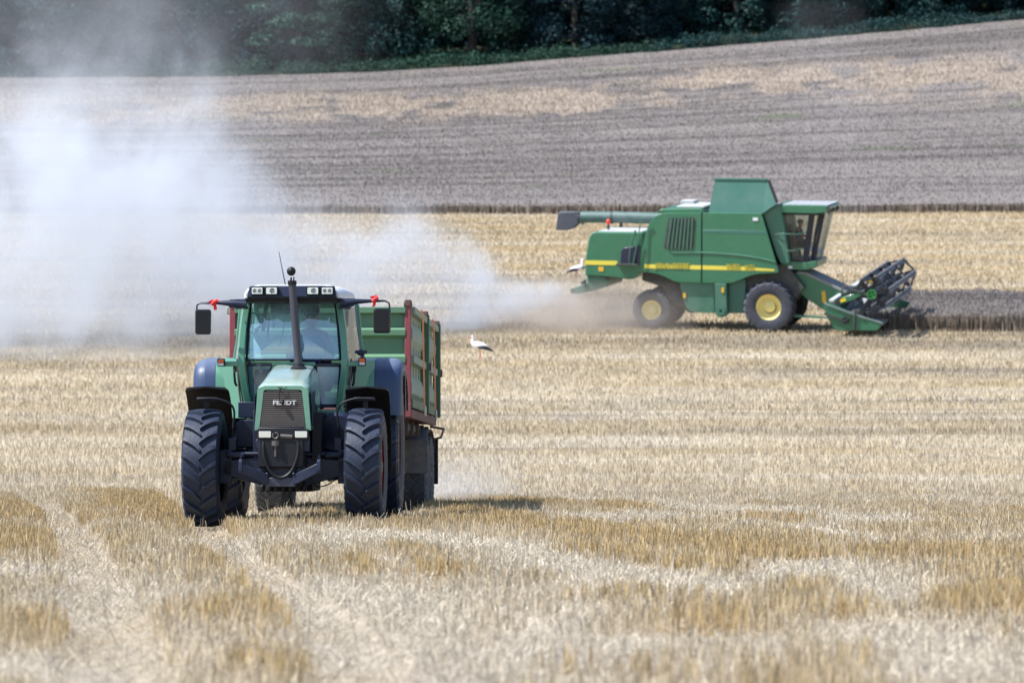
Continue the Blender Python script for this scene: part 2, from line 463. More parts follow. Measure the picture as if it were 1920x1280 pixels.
# --- the ground sheet
def spaced(a, b, n, pw): return np.sign(np.linspace(a, b, n)) * np.abs(np.linspace(a, b, n)) ** pw
dd = np.concatenate([np.linspace(4, 16, 12)[:-1], np.geomspace(16, 230, 620)[:-1], np.geomspace(230, 420, 60)[:-1], np.geomspace(420, 640, 12)])
uu = np.concatenate([np.linspace(-6, -0.22, 24)[:-1], np.linspace(-0.22, 0.22, 330)[:-1], np.linspace(0.22, 6, 24)])
U, D = np.meshgrid(uu, dd)
X = U * np.maximum(D, 22); Y = D + 0 * U
Zg = gz(X.ravel(), Y.ravel())
m = gold_mask(X.ravel(), Y.ravel()); rt = rut_mask(X.ravel(), Y.ravel()) * (Y.ravel() < 80)
x_, y_ = X.ravel(), Y.ravel()
grey = fbm(x_ * 0.6, y_ * 0.35, 77, 4)
cols = PALE_C * (1 - m[:, None]) + GOLD_C * 0.9 * m[:, None]
cols = cols * (1 - 0.45 * sstep(0.45, 0.8, grey)[:, None]) + GREY_C * 0.45 * sstep(0.45, 0.8, grey)[:, None]
nearsoil = (1 - sstep(60, 95, y_)) * 0.45
cols = cols * (1 - nearsoil[:, None]) + SOIL_C * 1.6 * nearsoil[:, None]
cols = cols * (1 - 0.35 * rt[:, None]) + PALE_C * 0.9 * 0.35 * rt[:, None]
# long rows left by the passes of the header in the far stubble: worn tracks and combed rows
trk = row_mask(x_, y_)
cols = cols * (1 - trk[:, None] * np.array([0.46, 0.47, 0.46]))
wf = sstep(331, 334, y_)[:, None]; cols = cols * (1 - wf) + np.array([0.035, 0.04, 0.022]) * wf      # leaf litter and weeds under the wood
n1 = len(uu); ii = np.arange((len(dd) - 1) * (n1 - 1)); r_, c_ = ii // (n1 - 1), ii % (n1 - 1)
quads = np.stack([r_ * n1 + c_, r_ * n1 + c_ + 1, (r_ + 1) * n1 + c_ + 1, (r_ + 1) * n1 + c_], 1)

mg = bpy.data.materials.new('field_soil_and_straw'); mg.use_nodes = True
t = mg.node_tree; N = t.nodes; L = t.links; b = N['Principled BSDF']
a = N.new('ShaderNodeVertexColor'); a.layer_name = 'Col'
tc = N.new('ShaderNodeTexCoord')
mp = N.new('ShaderNodeMapping'); mp.inputs['Scale'].default_value = (1, 0.45, 1); L.new(tc.outputs['Object'], mp.inputs[0])
n = N.new('ShaderNodeTexNoise'); n.inputs['Scale'].default_value = 9; n.inputs['Detail'].default_value = 9; n.inputs['Roughness'].default_value = 0.75
L.new(mp.outputs[0], n.inputs['Vector'])
rp = N.new('ShaderNodeMapRange'); rp.inputs[1].default_value = 0.3; rp.inputs[2].default_value = 0.72; rp.inputs[3].default_value = 0.45; rp.inputs[4].default_value = 1.25
L.new(n.outputs[0], rp.inputs[0])
mu = N.new('ShaderNodeVectorMath'); mu.operation = 'SCALE'; L.new(a.outputs[0], mu.inputs[0]); L.new(rp.outputs[0], mu.inputs['Scale'])
L.new(mu.outputs[0], b.inputs['Base Color']); b.inputs['Roughness'].default_value = 0.95; b.inputs['Specular IOR Level'].default_value = 0.1
bp = N.new('ShaderNodeBump'); bp.inputs['Strength'].default_value = 0.8; bp.inputs['Distance'].default_value = 0.06; L.new(n.outputs[0], bp.inputs['Height']); L.new(bp.outputs[0], b.inputs['Normal'])
me = np_mesh('field', np.stack([x_, y_, Zg], 1), quads, np.clip(cols, 0, 1), mg)
me.polygons.foreach_set('use_smooth', [True] * len(me.polygons))
link_mesh('ground', me, kind='structure')

# --- straws: every straw is a thin leaning blade
def blades(x, y, z, h, wd, col, lean=0.25, dirang=None, flat=0.0, tip=0.6, bend=0.0):
    n = len(x)
    yaw = rng.uniform(0, math.pi, n); la = rng.uniform(0, 2 * math.pi, n) if dirang is None else dirang
    lm = np.abs(rng.normal(0, lean, n)) if np.isscalar(lean) else lean
    up = np.cos(lm) * h; ox = np.sin(lm) * np.cos(la) * h; oy = np.sin(lm) * np.sin(la) * h
    sx, sy = np.cos(yaw) * wd / 2, np.sin(yaw) * wd / 2
    V = np.empty((n, 4, 3))
    V[:, 0] = np.stack([x - sx, y - sy, z - 0.01], 1); V[:, 1] = np.stack([x + sx, y + sy, z - 0.01], 1)
    V[:, 2] = np.stack([x + sx * tip + ox, y + sy * tip + oy, z + up], 1); V[:, 3] = np.stack([x - sx * tip + ox, y - sy * tip + oy, z + up], 1)
    Fq = np.arange(n * 4).reshape(n, 4)
    return V.reshape(-1, 3), Fq, np.repeat(col, 4, axis=0)
def join(parts):
    V, Fq, K, o = [], [], [], 0
    for v, f, k in parts: V.append(v); Fq.append(f + o); K.append(k); o += len(v)
    return np.concatenate(V), np.concatenate(Fq), np.concatenate(K)
def scatter(n, d0, d1, half=0.145, pad=4.0, pw=1.0):
    """random points over the part of the field in front of the camera, equal per square metre"""
    d = np.sqrt(rng.uniform(d0 ** 2, d1 ** 2, n)); x = rng.uniform(-1, 1, n) * (half * d + pad)
    return x, d
M_STRAW = attr_mat('straw', 0.7, 0.25)

def stubble_cols(m, n, spread=0.22):
    c = PALE_C * (1 - m[:, None]) + GOLD_C * m[:, None]
    g = rng.uniform(0, 1, n)[:, None]; c = np.where(g < 0.2, c * 0.55 + GREY_C * 0.45, c)
    c = np.where(g > 0.93, c * 0.45 + SOIL_C * 0.6, c)
    return np.clip(c * (1 + spread * rng.normal(0, 1, n))[:, None] * np.array([1, 1, 1]), 0.03, 0.85)

parts = []
# near field, rows of stubble still standing
x, y = scatter(1150000, 15, 72)
pitch = 0.13; k = rng.uniform(0, 1, len(x)) < 0.7
q = x * 0.97 - y * 0.05; q2 = np.round(q / pitch) * pitch + rng.normal(0, 0.02, len(x)); x = np.where(k, x + (q2 - q), x)
m = gold_mask(x, y); rt = rut_mask(x, y)
clump = fbm(x * 5, y * 3.4, 21, 3)
keep = (rng.uniform(0, 1, len(x)) < (0.50 + 0.5 * m)) & (rt < rng.uniform(0.12, 0.6, len(x))) & (clump > 0.28 + 0.22 * (1 - m))
for cxy in TRACKS: pass
x, y, m, clump = x[keep], y[keep], m[keep], clump[keep]
z = gz(x, y); n = len(x)
h = (0.058 + 0.08 * m + 0.03 * (clump - 0.5)) * (1 + 0.25 * rng.normal(0, 1, n)); h = np.clip(h, 0.02, 0.26)
wd = 0.0036 + 0.0001 * y + rng.uniform(0, 0.0025, n)
parts.append(blades(x, y, z, h, wd, stubble_cols(np.clip(m * 1.1 + 0.05, 0, 1), n), 0.22))
# taller loose straws sticking up
x, y = scatter(9000, 15, 72); m = gold_mask(x, y); n = len(x)
parts.append(blades(x, y, gz(x, y), rng.uniform(0.10, 0.27, n), np.full(n, 0.008), stubble_cols(m * 0.5, n), 0.55))
# chaff and chopped straw lying about, thick where the mask is pale and in the ruts
x, y = scatter(520000, 14, 72); m = gold_mask(x, y); rt = rut_mask(x, y)
keep = rng.uniform(0, 1, len(x)) < np.clip(0.9 - 1.35 * m + 1.0 * rt, 0.04, 1)
x, y, m, rt = x[keep], y[keep], m[keep], rt[keep]; n = len(x)
parts.append(blades(x, y, gz(x, y) + rng.uniform(0.0, 0.05, n) * (1 - 0.7 * rt), rng.uniform(0.03, 0.09, n), 0.0042 + 0.0001 * y, np.clip(stubble_cols(m * 0.25, n, 0.18) * (1.05 - 0.22 * rt)[:, None], 0, .85), np.clip(rng.normal(1.25, 0.25, n), 0.6, 1.55), tip=0.9))
V, Fq, K = join(parts)
link_mesh('stubble', np_mesh('stubble', V, Fq, K, M_STRAW), kind='stuff', label='golden and bleached stubble and chopped straw in the foreground', cat='stubble')

# the field behind, up to the standing crop
parts = []
x, y = scatter(430000, 68, 145, pad=5); m = gold_mask(x, y)
rw = row_mask(x, y); keep = rng.uniform(0, 1, len(x)) < (0.45 + 0.5 * m) * (1 - 0.6 * rw); x, y, m, rw = x[keep], y[keep], m[keep], rw[keep]; n = len(x)
parts.append(blades(x, y, gz(x, y), rng.uniform(0.07, 0.15, n) * (0.75 + 0.5 * m), 0.008 + 0.00012 * y, stubble_cols(m * 0.75 + 0.05, n, 0.07) * (1 - 0.48 * rw)[:, None], 0.22))
x, y = scatter(270000, 143, 219, pad=6); m = gold_mask(x, y); n = len(x)
rw = row_mask(x, y); keep = rng.uniform(0, 1, n) < (0.5 + 0.5 * m) * (1 - 0.6 * rw); x, y, m, rw = x[keep], y[keep], m[keep], rw[keep]; n = len(x)
parts.append(blades(x, y, gz(x, y), rng.uniform(0.07, 0.16, n), 0.02 + 0.00012 * y, stubble_cols(m * 0.85 + 0.1, n, 0.06) * (1 - 0.48 * rw)[:, None], 0.3))
V, Fq, K = join(parts)
link_mesh('distant_stubble', np_mesh('distant_stubble', V, Fq, K, M_STRAW), kind='stuff', label='tan stubble in long rows around the combine harvester', cat='stubble')

# --- standing wheat
WH = np.array([0.235, 0.207, 0.192]); WH_D = np.array([0.24, 0.195, 0.15]); WEED = np.array([0.43, 0.355, 0.285]); WGREEN = np.array([0.16, 0.2, 0.09])
def wheat(name, x0f, x1f, yf, yb, nx, ny, hgt, dens, label, bw, band=None, face=4000):
    """a block of standing crop: canopy surface with cut faces and ears standing out of it"""
    parts = []
    tt = np.linspace(0, 1, ny); ss = np.linspace(0, 1, nx)
    S_, T_ = np.meshgrid(ss, tt)
    yy = yf(S_) * (1 - T_) + yb(S_) * T_; xx = x0f(yy) * (1 - S_) + x1f(yy) * S_
    xx, yy = xx.ravel(), yy.ravel()
    g = gz(xx, yy, False)
    def canopy(x, y): return gz(x, y, False) + hgt * (0.86 + 0.25 * (fbm(x * 0.5, y * 0.5, 5, 3) - 0.5))
    zt = canopy(xx, yy) - 0.03
    def wcol(x, y, n, sp):
        k = fbm(x * 0.10, y * 0.35, 41, 4); k2 = fbm(x * 0.02, y * 0.5, 43, 3)
        c = WH * (0.8 + 0.5 * k)[:, None]
        c = c * (1 - 0.33 * sstep(0.52, 0.7, k2))[:, None]
        if band is not None:
            bm = band(x, y); c = c * (1 - bm[:, None]) + WEED * (0.8 + 0.4 * fbm(x * 0.5, y * 0.6, 47, 3))[:, None] * bm[:, None]
            gm = sstep(0.76, 0.84, fbm(x * 0.12, y * 0.2, 49, 3))[:, None] * 0.35; c = c * (1 - gm) + WGREEN * gm
        return np.clip(c * (1 + sp * rng.normal(0, 1, n))[:, None], 0.02, 0.8)
    n = len(xx)
    top = np.stack([xx, yy, zt], 1)
    i = np.arange((ny - 1) * (nx - 1)); r, c = i // (nx - 1), i % (nx - 1)
    parts.append((top, np.stack([r * nx + c, r * nx + c + 1, (r + 1) * nx + c + 1, (r + 1) * nx + c], 1), wcol(xx, yy, n, 0.0) * 0.9))
    for idx in (np.arange(nx), np.arange(ny) * nx, np.arange(ny) * nx + nx - 1):        # cut faces
        a = top[idx]; bt = a.copy(); bt[:, 2] = g[idx] - 0.05
        v = np.concatenate([a, bt]); k = len(idx); j = np.arange(k - 1)
        parts.append((v, np.stack([j, j + 1, k + j + 1, k + j], 1), np.concatenate([np.tile(WH * 0.8, (k, 1)), np.tile(WH_D, (k, 1))])))
    # ears over the canopy
    n = dens; s = rng.uniform(0, 1, n); t = rng.uniform(0, 1, n) ** 0.8
    y = yf(s) * (1 - t) + yb(s) * t; x = x0f(y) * (1 - s) + x1f(y) * s
    bmk = band(x, y) if band is not None else np.zeros(n)
    parts.append(blades(x, y, canopy(x, y) - 0.10, rng.uniform(0.10, 0.19, n) * (1 + 1.1 * bmk * rng.uniform(0, 1, n)), bw * rng.uniform(0.7, 1.3, n), wcol(x, y, n, 0.09), 0.45))
    # stalks of the cut edge
    n = face; s = rng.uniform(0, 1, n); y = yf(s) + rng.normal(0, 0.12, n); x = x0f(y) * (1 - s) + x1f(y) * s
    parts.append(blades(x, y - 0.12, gz(x, y, False), hgt * rng.uniform(0.6, 1.08, n), bw * rng.uniform(0.5, 1.0, n), np.clip(WH * np.array([1.05, 0.98, 0.85]) * (0.9 + 0.35 * rng.normal(0, 1, n))[:, None], 0.04, 0.6), 0.12))
    V, Fq, K = join(parts)
    return link_mesh(name, np_mesh(name, V, Fq, K, M_WHEAT), kind='stuff', label=label, cat='wheat')
M_WHEAT = attr_mat('ripe_wheat', 0.75, 0.15)
def weed_band(x, y):
    c = 297 + 5 * np.sin(x * 0.11 + 0.6) + 5 * sstep(8, 16, x) + 9 * (1 - sstep(-16, 2, x)) + 14 * (fbm(x * 0.06, y * 0.01 + 3, 83, 3) - 0.5)
    wdt = 13 + 9 * (fbm(x * 0.09, y * 0.02, 85, 3) - 0.4)
    k = np.exp(-((y - c) / wdt) ** 4)
    return 0.9 * k * sstep(0.42, 0.60, fbm(x * 0.35, y * 0.14, 87, 4) + 0.12 * k)
wheat('wheat_field', lambda y: -0.20 * y, lambda y: 0.20 * y, lambda s: 215.5 + 1.6 * (fbm(s * 14, s * 0 + 2.2, 111, 4) - 0.5), lambda s: 333 + 0 * s, 260, 160, 0.52, 420000, 'wide band of ripe grey-brown wheat on the slope below the wood', 0.06, weed_band, 9000)
wheat('wheat_strip', lambda y: 12.3 + 0.22 * (y - 141), lambda y: 45 + 0 * y, lambda s: 141.6 - 2.2 * s + 0.5 * (fbm(s * 18, s * 0 + 4.2, 113, 3) - 0.5), lambda s: 154.5 - 2.2 * s, 110, 50, 0.62, 70000, 'narrow strip of uncut wheat just ahead of the combine reel', 0.04, None, 9000)
# ------------------------------------------------------------------ wheels
def tyre_mesh(name, R_, W, rimR, N, mt, lug=0.045, lugw=0.05):
    mb = MB()
    c = R_ - lug
    hw = W / 2
    prof = [(rimR - 0.02, -hw * 0.86), (rimR + 0.03, -hw * 0.93), (rimR + (c - rimR) * 0.35, -hw * 0.99), (rimR + (c - rimR) * 0.62, -hw * 1.0), (c - 0.055, -hw * 0.97), (c - 0.012, -hw * 0.86), (c, -hw * 0.4), (c + 0.004, 0)]
    prof = prof + [(r, -h) for r, h in prof[-2::-1]]
    mb.lathe(prof, 72, 'x')
    def crown(wv):
        a = abs(wv) / hw
        return float(np.interp(a, [0, 0.4, 0.86, 0.97, 1.0], [c + 0.004, c, c - 0.012, c - 0.055, c - 0.13]))
    for s in (-1, 1):
        for k in range(N):
            th0 = 2 * math.pi * (k + (0.5 if s > 0 else 0)) / N
            secs = []
            for i in range(9):
                t = i / 8
                wv = s * hw * (1.0 - 1.03 * t)
                sweep = -(0.30 * W / R_) * (0.55 * t + 0.45 * t * t) * 1.25
                th = th0 + sweep
                lw = lugw * (1.15 - 0.25 * t)
                hh = lug * (0.25 if i == 0 else (0.8 if i == 1 else 1.0)) * (0.92 if i == 8 else 1)
                r0 = crown(wv) - 0.012; r1 = crown(wv) + hh
                if i == 0: r1 = crown(wv) + lug * 0.5
                dth = lw / 2 / R_
                pt = lambda r, a, w_: (w_, -r * math.cos(a), r * math.sin(a))
                w2 = wv + s * (0.006 if i < 2 else 0)
                secs.append([pt(r0, th - dth * 1.35, wv), pt(r1, th - dth * 0.8, w2), pt(r1, th + dth * 0.8, w2), pt(r0, th + dth * 1.35, wv)])
            mb.loft(secs)
    return mb.mesh(name, mt, 30)
def rim_mesh(name, r, W, mt, hub_mt, out=0.06, bolts=10):
    """dished disc; +x is the outer side"""
    mb = MB(); h = W / 2 * 0.95
    mb.lathe([(r + 0.03, h), (r + 0.025, h - 0.02), (r - 0.03, h - 0.04), (r - 0.05, h - 0.13), (r * 0.80, h - 0.15), (r * 0.74, out + 0.02), (r * 0.45, out - 0.02), (r * 0.42, out + 0.05), (r * 0.3, out + 0.09), (0.0, out + 0.09)], 40, 'x')
    mb.cur = 2; mb.lathe([(r + 0.03, -h), (r - 0.03, -h + 0.04), (r - 0.05, h - 0.15)], 40, 'x'); mb.lathe([(r * 0.8, h - 0.17), (r * 0.7, out), (0, out - 0.03)], 24, 'x')
    mb.cur = 1
    for k in range(bolts):
        a = 2 * math.pi * k / bolts
        mb.lathe([(0.022, out - 0.02), (0.022, out + 0.03), (0.0, out + 0.03)], 6, 'x', Matrix.Translation((0, r * 0.58 * math.cos(a), r * 0.58 * math.sin(a))))
    mb.lathe([(r * 0.2, out + 0.08), (r * 0.2, out + 0.13), (r * 0.12, out + 0.15), (0, out + 0.15)], 20, 'x')
    return mb.mesh(name, [mt, hub_mt, M_DARK if mt is M_RED else mt], 35)
def wheel(parent, name, tm, rm, loc, outer, steer=0.0, spin=0.0, rim_name='rim'):
    e = empty(name, loc, (0, 0, steer), parent)
    ty = bpy.data.objects.new('tyre', tm); C.objects.link(ty); ty.parent = e; ty.rotation_euler = (spin, 0, 0)
    ri = bpy.data.objects.new(rim_name, rm); C.objects.link(ri); ri.parent = e; ri.rotation_euler = (0, 0, 0 if outer > 0 else math.pi)
    return e

# ------------------------------------------------------------------ tractor
TO = Vector((-2.83, 50.0, 0.0)); TA = R(0.9)
tr = empty('tractor', TO, (0, 0, -TA))
tag(tr, 'pale green and blue-grey tractor heading for the camera with a trailer behind', 'tractor')
def TP(px, py, yl):
    """point of the tractor seen at a pixel of the photograph, on the cross-section yl metres behind the front axle"""
    dx, dz = (px - 960) / F, (HOR - py) / F
    sa, ca = math.sin(TA), math.cos(TA)
    t = (yl + TO.y * ca + TO.x * sa) / (dx * sa + ca)
    X, Y, Z = t * dx - TO.x, t - TO.y, HC + dz * t - TO.z
    return Vector((X * ca - Y * sa, yl, Z))
TP_ = lambda px, py, yl: tuple(TP(px, py, yl))

# wheels
ft = tyre_mesh('front_tyre', 0.735, 0.465, 0.44, 21, M_TYRE)
fr_ = rim_mesh('front_rim', 0.46, 0.465, M_RED, M_STEEL)
rt_ = tyre_mesh('rear_tyre', 0.985, 0.60, 0.60, 22, M_TYRE, 0.055, 0.06)
rr_ = rim_mesh('rear_rim', 0.62, 0.60, M_RED, M_STEEL)
wheel(tr, 'front_wheel', ft, fr_, (-1.005, 0, 0.725), -1, R(-1.0), 0.05)
wheel(tr, 'front_wheel', ft, fr_, (1.005, 0, 0.735), 1, R(-1.0), 0.13)
wheel(tr, 'rear_wheel', rt_, rr_, (-1.03, 2.88, 0.97), -1, 0, 0.1)
wheel(tr, 'rear_wheel', rt_, rr_, (1.03, 2.88, 0.97), 1, 0, 0.02)

# chassis, axle, belly
mb = MB()
mb.box((0, 1.0, 0.98), (0.56, 3.6, 0.5)); mb.box((0, 2.6, 0.95), (0.75, 1.2, 0.7)); mb.box((0, 0.2, 0.66), (0.50, 1.2, 0.34)); mb.box((0, 1.7, 0.60), (0.56, 1.6, 0.36))
mb.tube([(-0.75, 2.88, 0.95), (0.75, 2.88, 0.95)], 0.17, 12)
for k in range(7): mb.box((-0.26 + k * 0.087, -0.32, 0.475), (0.05, 0.2, 0.09))
mb.build('chassis', M_DARK, tr, 0.02)
mb = MB()
mb.prism(rounded([(-0.80, 0.66), (-0.74, 0.82), (-0.3, 0.86), (0.3, 0.86), (0.74, 0.82), (0.80, 0.66), (0.62, 0.60), (0.26, 0.50), (-0.26, 0.50), (-0.62, 0.60)], 0.05), 'y', -0.11, 0.11)
mb.tube([(-0.74, -0.1, 0.9), (0.74, -0.1, 0.9)], 0.028, 10)
for s in (-1, 1):
    mb.box((s * 0.74, 0, 0.74), (0.16, 0.22, 0.42)); mb.box((s * 0.66, -0.02, 1.02), (0.1, 0.12, 0.16)); mb.tube([(s * 0.5, -0.16, 0.88), (s * 0.72, -0.16, 0.89)], 0.04, 10)
    mb.tube([(s * 0.62, 0.12, 0.62), (s * 0.52, 0.5, 0.58)], 0.035)
mb.build('front_axle', M_NAVY, tr, 0.012)

# bonnet: lofted shell that drops towards the nose
def hood_sec(yl, ft_, hs, zt, zs, hb, zb):
    return [(-hb, yl, zb), (-hs, yl, zs - 0.02), (-hs + 0.012, yl, zs + 0.012), (-ft_, yl, zt - 0.012), (-ft_ + 0.04, yl, zt + 0.004), (ft_ - 0.04, yl, zt + 0.004), (ft_, yl, zt - 0.012), (hs - 0.012, yl, zs + 0.012), (hs, yl, zs - 0.02), (hb, yl, zb)]
HC_ = 0.015
secs = [hood_sec(-0.70, 0.262, 0.312, 1.735, 1.70, 0.348, 1.19), hood_sec(-0.66, 0.265, 0.315, 1.755, 1.712, 0.35, 1.19), hood_sec(-0.2, 0.262, 0.32, 1.835, 1.755, 0.35, 1.2), hood_sec(0.5, 0.258, 0.325, 1.935, 1.81, 0.345, 1.22), hood_sec(1.36, 0.25, 0.325, 2.035, 1.885, 0.335, 1.24)]
secs = [[(x + HC_, y, z) for x, y, z in q] for q in secs]
mb = MB(); mb.loft(secs, closed=False, cap=False)
# front face frame round the grille
fo = secs[0]; gx0, gx1, gt0, gt1, gz0, gz1_ = -0.29 + HC_, 0.29 + HC_, -0.238 + HC_, 0.238 + HC_, 1.205, 1.692
Y0 = -0.70
outer = [fo[0], fo[1], fo[2], fo[3], fo[4], fo[5], fo[6], fo[7], fo[8], fo[9]]
inner = [(gx0, Y0, gz0), (gt0 - 0.006, Y0, 1.60), (gt0, Y0, 1.672), (gt0 + 0.012, Y0, gz1_ - 0.006), (gt0 + 0.03, Y0, gz1_), (gt1 - 0.03, Y0, gz1_), (gt1 - 0.012, Y0, gz1_ - 0.006), (gt1, Y0, 1.672), (gt1 + 0.006, Y0, 1.60), (gx1, Y0, gz0)]
inn2 = [(x, y + 0.05, z) for x, y, z in inner]
out2 = [(x, y - 0.012, z) if 0 < i < 9 else (x, y, z) for i, (x, y, z) in enumerate(outer)]
mb.loft([outer, inner, inn2], closed=False, cap=False)
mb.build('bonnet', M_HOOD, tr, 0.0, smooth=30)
# side panels under the bonnet edge
for s in (-1, 1):
    mb = MB(); mb.prism([(-0.60, 1.26), (-0.60, 1.66), (-0.1, 1.70), (-0.1, 1.26)], 'x', s * 0.352 + HC_, s * 0.362 + HC_); mb.build('side_vent', M_NAVY, tr)
for k in range(3):
    mb = MB(); mb.box((0.358, 0.35 + 0.16 * k, 1.50 - 0.05 * k), (0.014, 0.05, 0.06)); mb.build('side_badge', M_BLACK, tr)
mb = MB(); mb.box((0.352, 0.25, 1.66), (0.012, 0.03, 0.07)); mb.build('bonnet_latch', M_BLACK, tr)

# grille: dark mesh behind worn slats
mb = MB()
mb.add([(gx0, Y0 + 0.045, gz0), (gx1, Y0 + 0.045, gz0), (gt1, Y0 + 0.045, gz1_), (gt0, Y0 + 0.045, gz1_)], [(0, 1, 2, 3)])
mb.cur = 1
for k in range(19):
    z = 1.222 + k * 0.0252; f_ = (z - gz0) / (gz1_ - gz0); a = gx0 * (1 - f_) + gt0 * f_ + 0.004; b_ = gx1 * (1 - f_) + gt1 * f_ - 0.004
    if k == 18: a += 0.035; b_ -= 0.035
    mb.box(((a + b_) / 2, Y0 + 0.016, z), (b_ - a, 0.03, 0.009))
mb.cur = 2
mb.tube([(gx0 + 0.004, Y0 + 0.006, gz0), (gt0 + 0.004, Y0 + 0.006, gz1_ - 0.012), (gt1 - 0.004, Y0 + 0.006, gz1_ - 0.012), (gx1 - 0.004, Y0 + 0.006, gz0)], 0.007, 6)
for s in (-1, 1): mb.box((s * 0.215 + HC_, Y0 + 0.02, 1.672), (0.045, 0.03, 0.02))
M_SLAT = mat('grille_slat', (0.2, 0.18, 0.18), 0.5, dirt_tint=DUST, damt=0.3)
gr = mb.build('grille', [M_BLACK, M_SLAT, M_DARK], tr)
text_mesh('FENDT', 0.075, mat('badge_white', (0.72, 0.72, 0.72), 0.35), 'lettering', gr, Matrix.Translation((HC_ + 0.022, Y0 - 0.006, 1.528)) @ Matrix.Rotation(R(90), 4, 'X'), bold=0.0015, ext=0.005, shear=0.0, width=0.285)
mb = MB()
mb.sphere((HC_ + 0.0, Y0 - 0.03, 1.535), 0.025, 10, 8, (1.2, 0.7, 0.9)); mb.tube([(HC_ - 0.03, Y0 - 0.03, 1.53), (HC_ - 0.045, Y0 - 0.025, 1.6), (HC_ - 0.028, Y0 - 0.025, 1.70), (HC_ - 0.012, Y0 - 0.03, 1.722)], 0.006, 6)
mb.tube([(HC_ + 0.05, Y0 - 0.005, 1.72), (HC_ + 0.02, Y0 - 0.02, 1.70), (HC_ - 0.02, Y0 - 0.02, 1.705), (HC_ - 0.06, Y0 - 0.005, 1.725)], 0.005, 6)
mb.build('trailer_plug', M_BLACK, tr)

# headlight bar and coupling
mb = MB(); mb.box((HC_ + 0.0, -0.69, 1.125), (0.60, 0.16, 0.13)); mb.box((HC_, -0.62, 1.02), (0.66, 0.2, 0.12))
mb.box((0.13 + HC_, -0.71, 1.015), (0.17, 0.05, 0.10)); mb.box((0.29 + HC_, -0.68, 1.03), (0.09, 0.12, 0.2))
mb.build('front_bracket', M_NAVY, tr, 0.008)
for s in (-1, 1):
    mb = MB(); cx = s * 0.222 + HC_ + 0.012
    mb.prism(rounded([(cx - 0.095, 1.075), (cx + 0.095, 1.075), (cx + 0.095, 1.205), (cx - 0.095, 1.205)], 0.015), 'y', -0.80, -0.70)
    h = mb.build('headlight', M_BLACK, tr, 0.005)
    mb = MB(); cz = 1.14
    mb.prism(rounded([(cx - 0.075, cz - 0.04), (cx + 0.075, cz - 0.04), (cx + 0.075, cz + 0.04), (cx - 0.075, cz + 0.04)], 0.012), 'y', -0.812, -0.795)
    mb.build('lens', M_LENS, h, 0.004)
mb = MB(); cx = -0.065
mb.tube([(cx + 0.035 * math.cos(a), -0.82, 1.125 + 0.035 * math.sin(a)) for a in np.linspace(R(135), R(135 + 330), 12)], 0.011, 8)
mb.tube([(cx, -0.80, 1.09), (cx, -0.80, 0.87)], 0.016, 10); mb.tube([(cx, -0.8, 1.0), (cx, -0.8, 1.06)], 0.05, 12)
mb.tube([(cx + 0.06, -0.79, 1.12), (0.14, -0.79, 1.11)], 0.028, 10)
mb.build('tow_hitch', M_STEEL, tr)
mb = MB(); mb.sphere((0.262, -0.775, 1.005), 0.018); mb.build('front_indicator', M_ORANGE, tr)

# front linkage: curved apron, rams and lower arms
mb = MB()
mb.prism(rounded([(-0.19, 1.0), (0.19, 1.0), (0.19, 0.72), (0.1, 0.60), (-0.1, 0.60), (-0.19, 0.72)], 0.04), 'y', -0.66, -0.54)
mb.box((0, -0.72, 0.555), (0.36, 0.24, 0.11)); mb.box((0, -0.84, 0.56), (0.012, 0.02, 0.09))
mb.box((0, -0.56, 0.80), (0.56, 0.12, 0.46))
mb.build('linkage_frame', mat('linkage_grey_blue', (0.026, 0.036, 0.07), 0.45, dirt_tint=DUST, damt=0.08, dscale=5), tr, 0.015)
for s in (-1, 1):
    mb = MB()
    mb.tube([(s * 0.235, -0.70, 0.70), (s * 0.25, -0.72, 1.04)], 0.045, 14); mb.tube([(s * 0.235, -0.705, 0.64), (s * 0.235, -0.70, 0.72)], 0.058, 14)
    mb.build('lift_ram', M_NAVY, tr)
    mb = MB()
    mb.loft([[(s * 0.15, -0.74, 0.53), (s * 0.15, -0.86, 0.53), (s * 0.15, -0.86, 0.63), (s * 0.15, -0.74, 0.63)], [(s * 0.21, -0.76, 0.54), (s * 0.21, -0.9, 0.54), (s * 0.21, -0.9, 0.67), (s * 0.21, -0.76, 0.67)], [(s * 0.45, -0.86, 0.66), (s * 0.45, -0.97, 0.66), (s * 0.45, -0.97, 0.78), (s * 0.45, -0.86, 0.78)], [(s * 0.48, -0.88, 0.69), (s * 0.48, -0.97, 0.69), (s * 0.48, -0.97, 0.79), (s * 0.48, -0.88, 0.79)]])
    mb.prism(rounded([(-1.02, 0.66), (-0.86, 0.66), (-0.88, 0.84), (-1.0, 0.84)], 0.05), 'x', s * 0.48 - 0.022, s * 0.48 + 0.022)
    mb.box((s * 0.48, -0.94, 0.86), (0.012, 0.012, 0.05)); mb.sphere((s * 0.165, -0.88, 0.655), 0.02)
    mb.build('lower_link', M_NAVY, tr, 0.008)
mb = MB()
pts = [(-0.21, -0.78, 1.06), (-0.215, -0.80, 0.98), (-0.20, -0.82, 0.85), (-0.14, -0.83, 0.70), (-0.05, -0.84, 0.62), (0.05, -0.84, 0.62), (0.14, -0.83, 0.70), (0.20, -0.82, 0.85), (0.215, -0.80, 0.98), (0.21, -0.78, 1.06)]
def smooth_path(p, k=4):
    q = [Vector(a) for a in p]; out = []
    for i in range(len(q) - 1):
        a, b_, c_, d_ = q[max(i - 1, 0)], q[i], q[i + 1], q[min(i + 2, len(q) - 1)]
        for j in range(k):
            t = j / k; out.append(0.5 * ((2 * b_) + (c_ - a) * t + (2 * a - 5 * b_ + 4 * c_ - d_) * t * t + (3 * b_ - a - 3 * c_ + d_) * t ** 3))
    return out + [q[-1]]
mb.tube(smooth_path(pts), 0.021, 8)
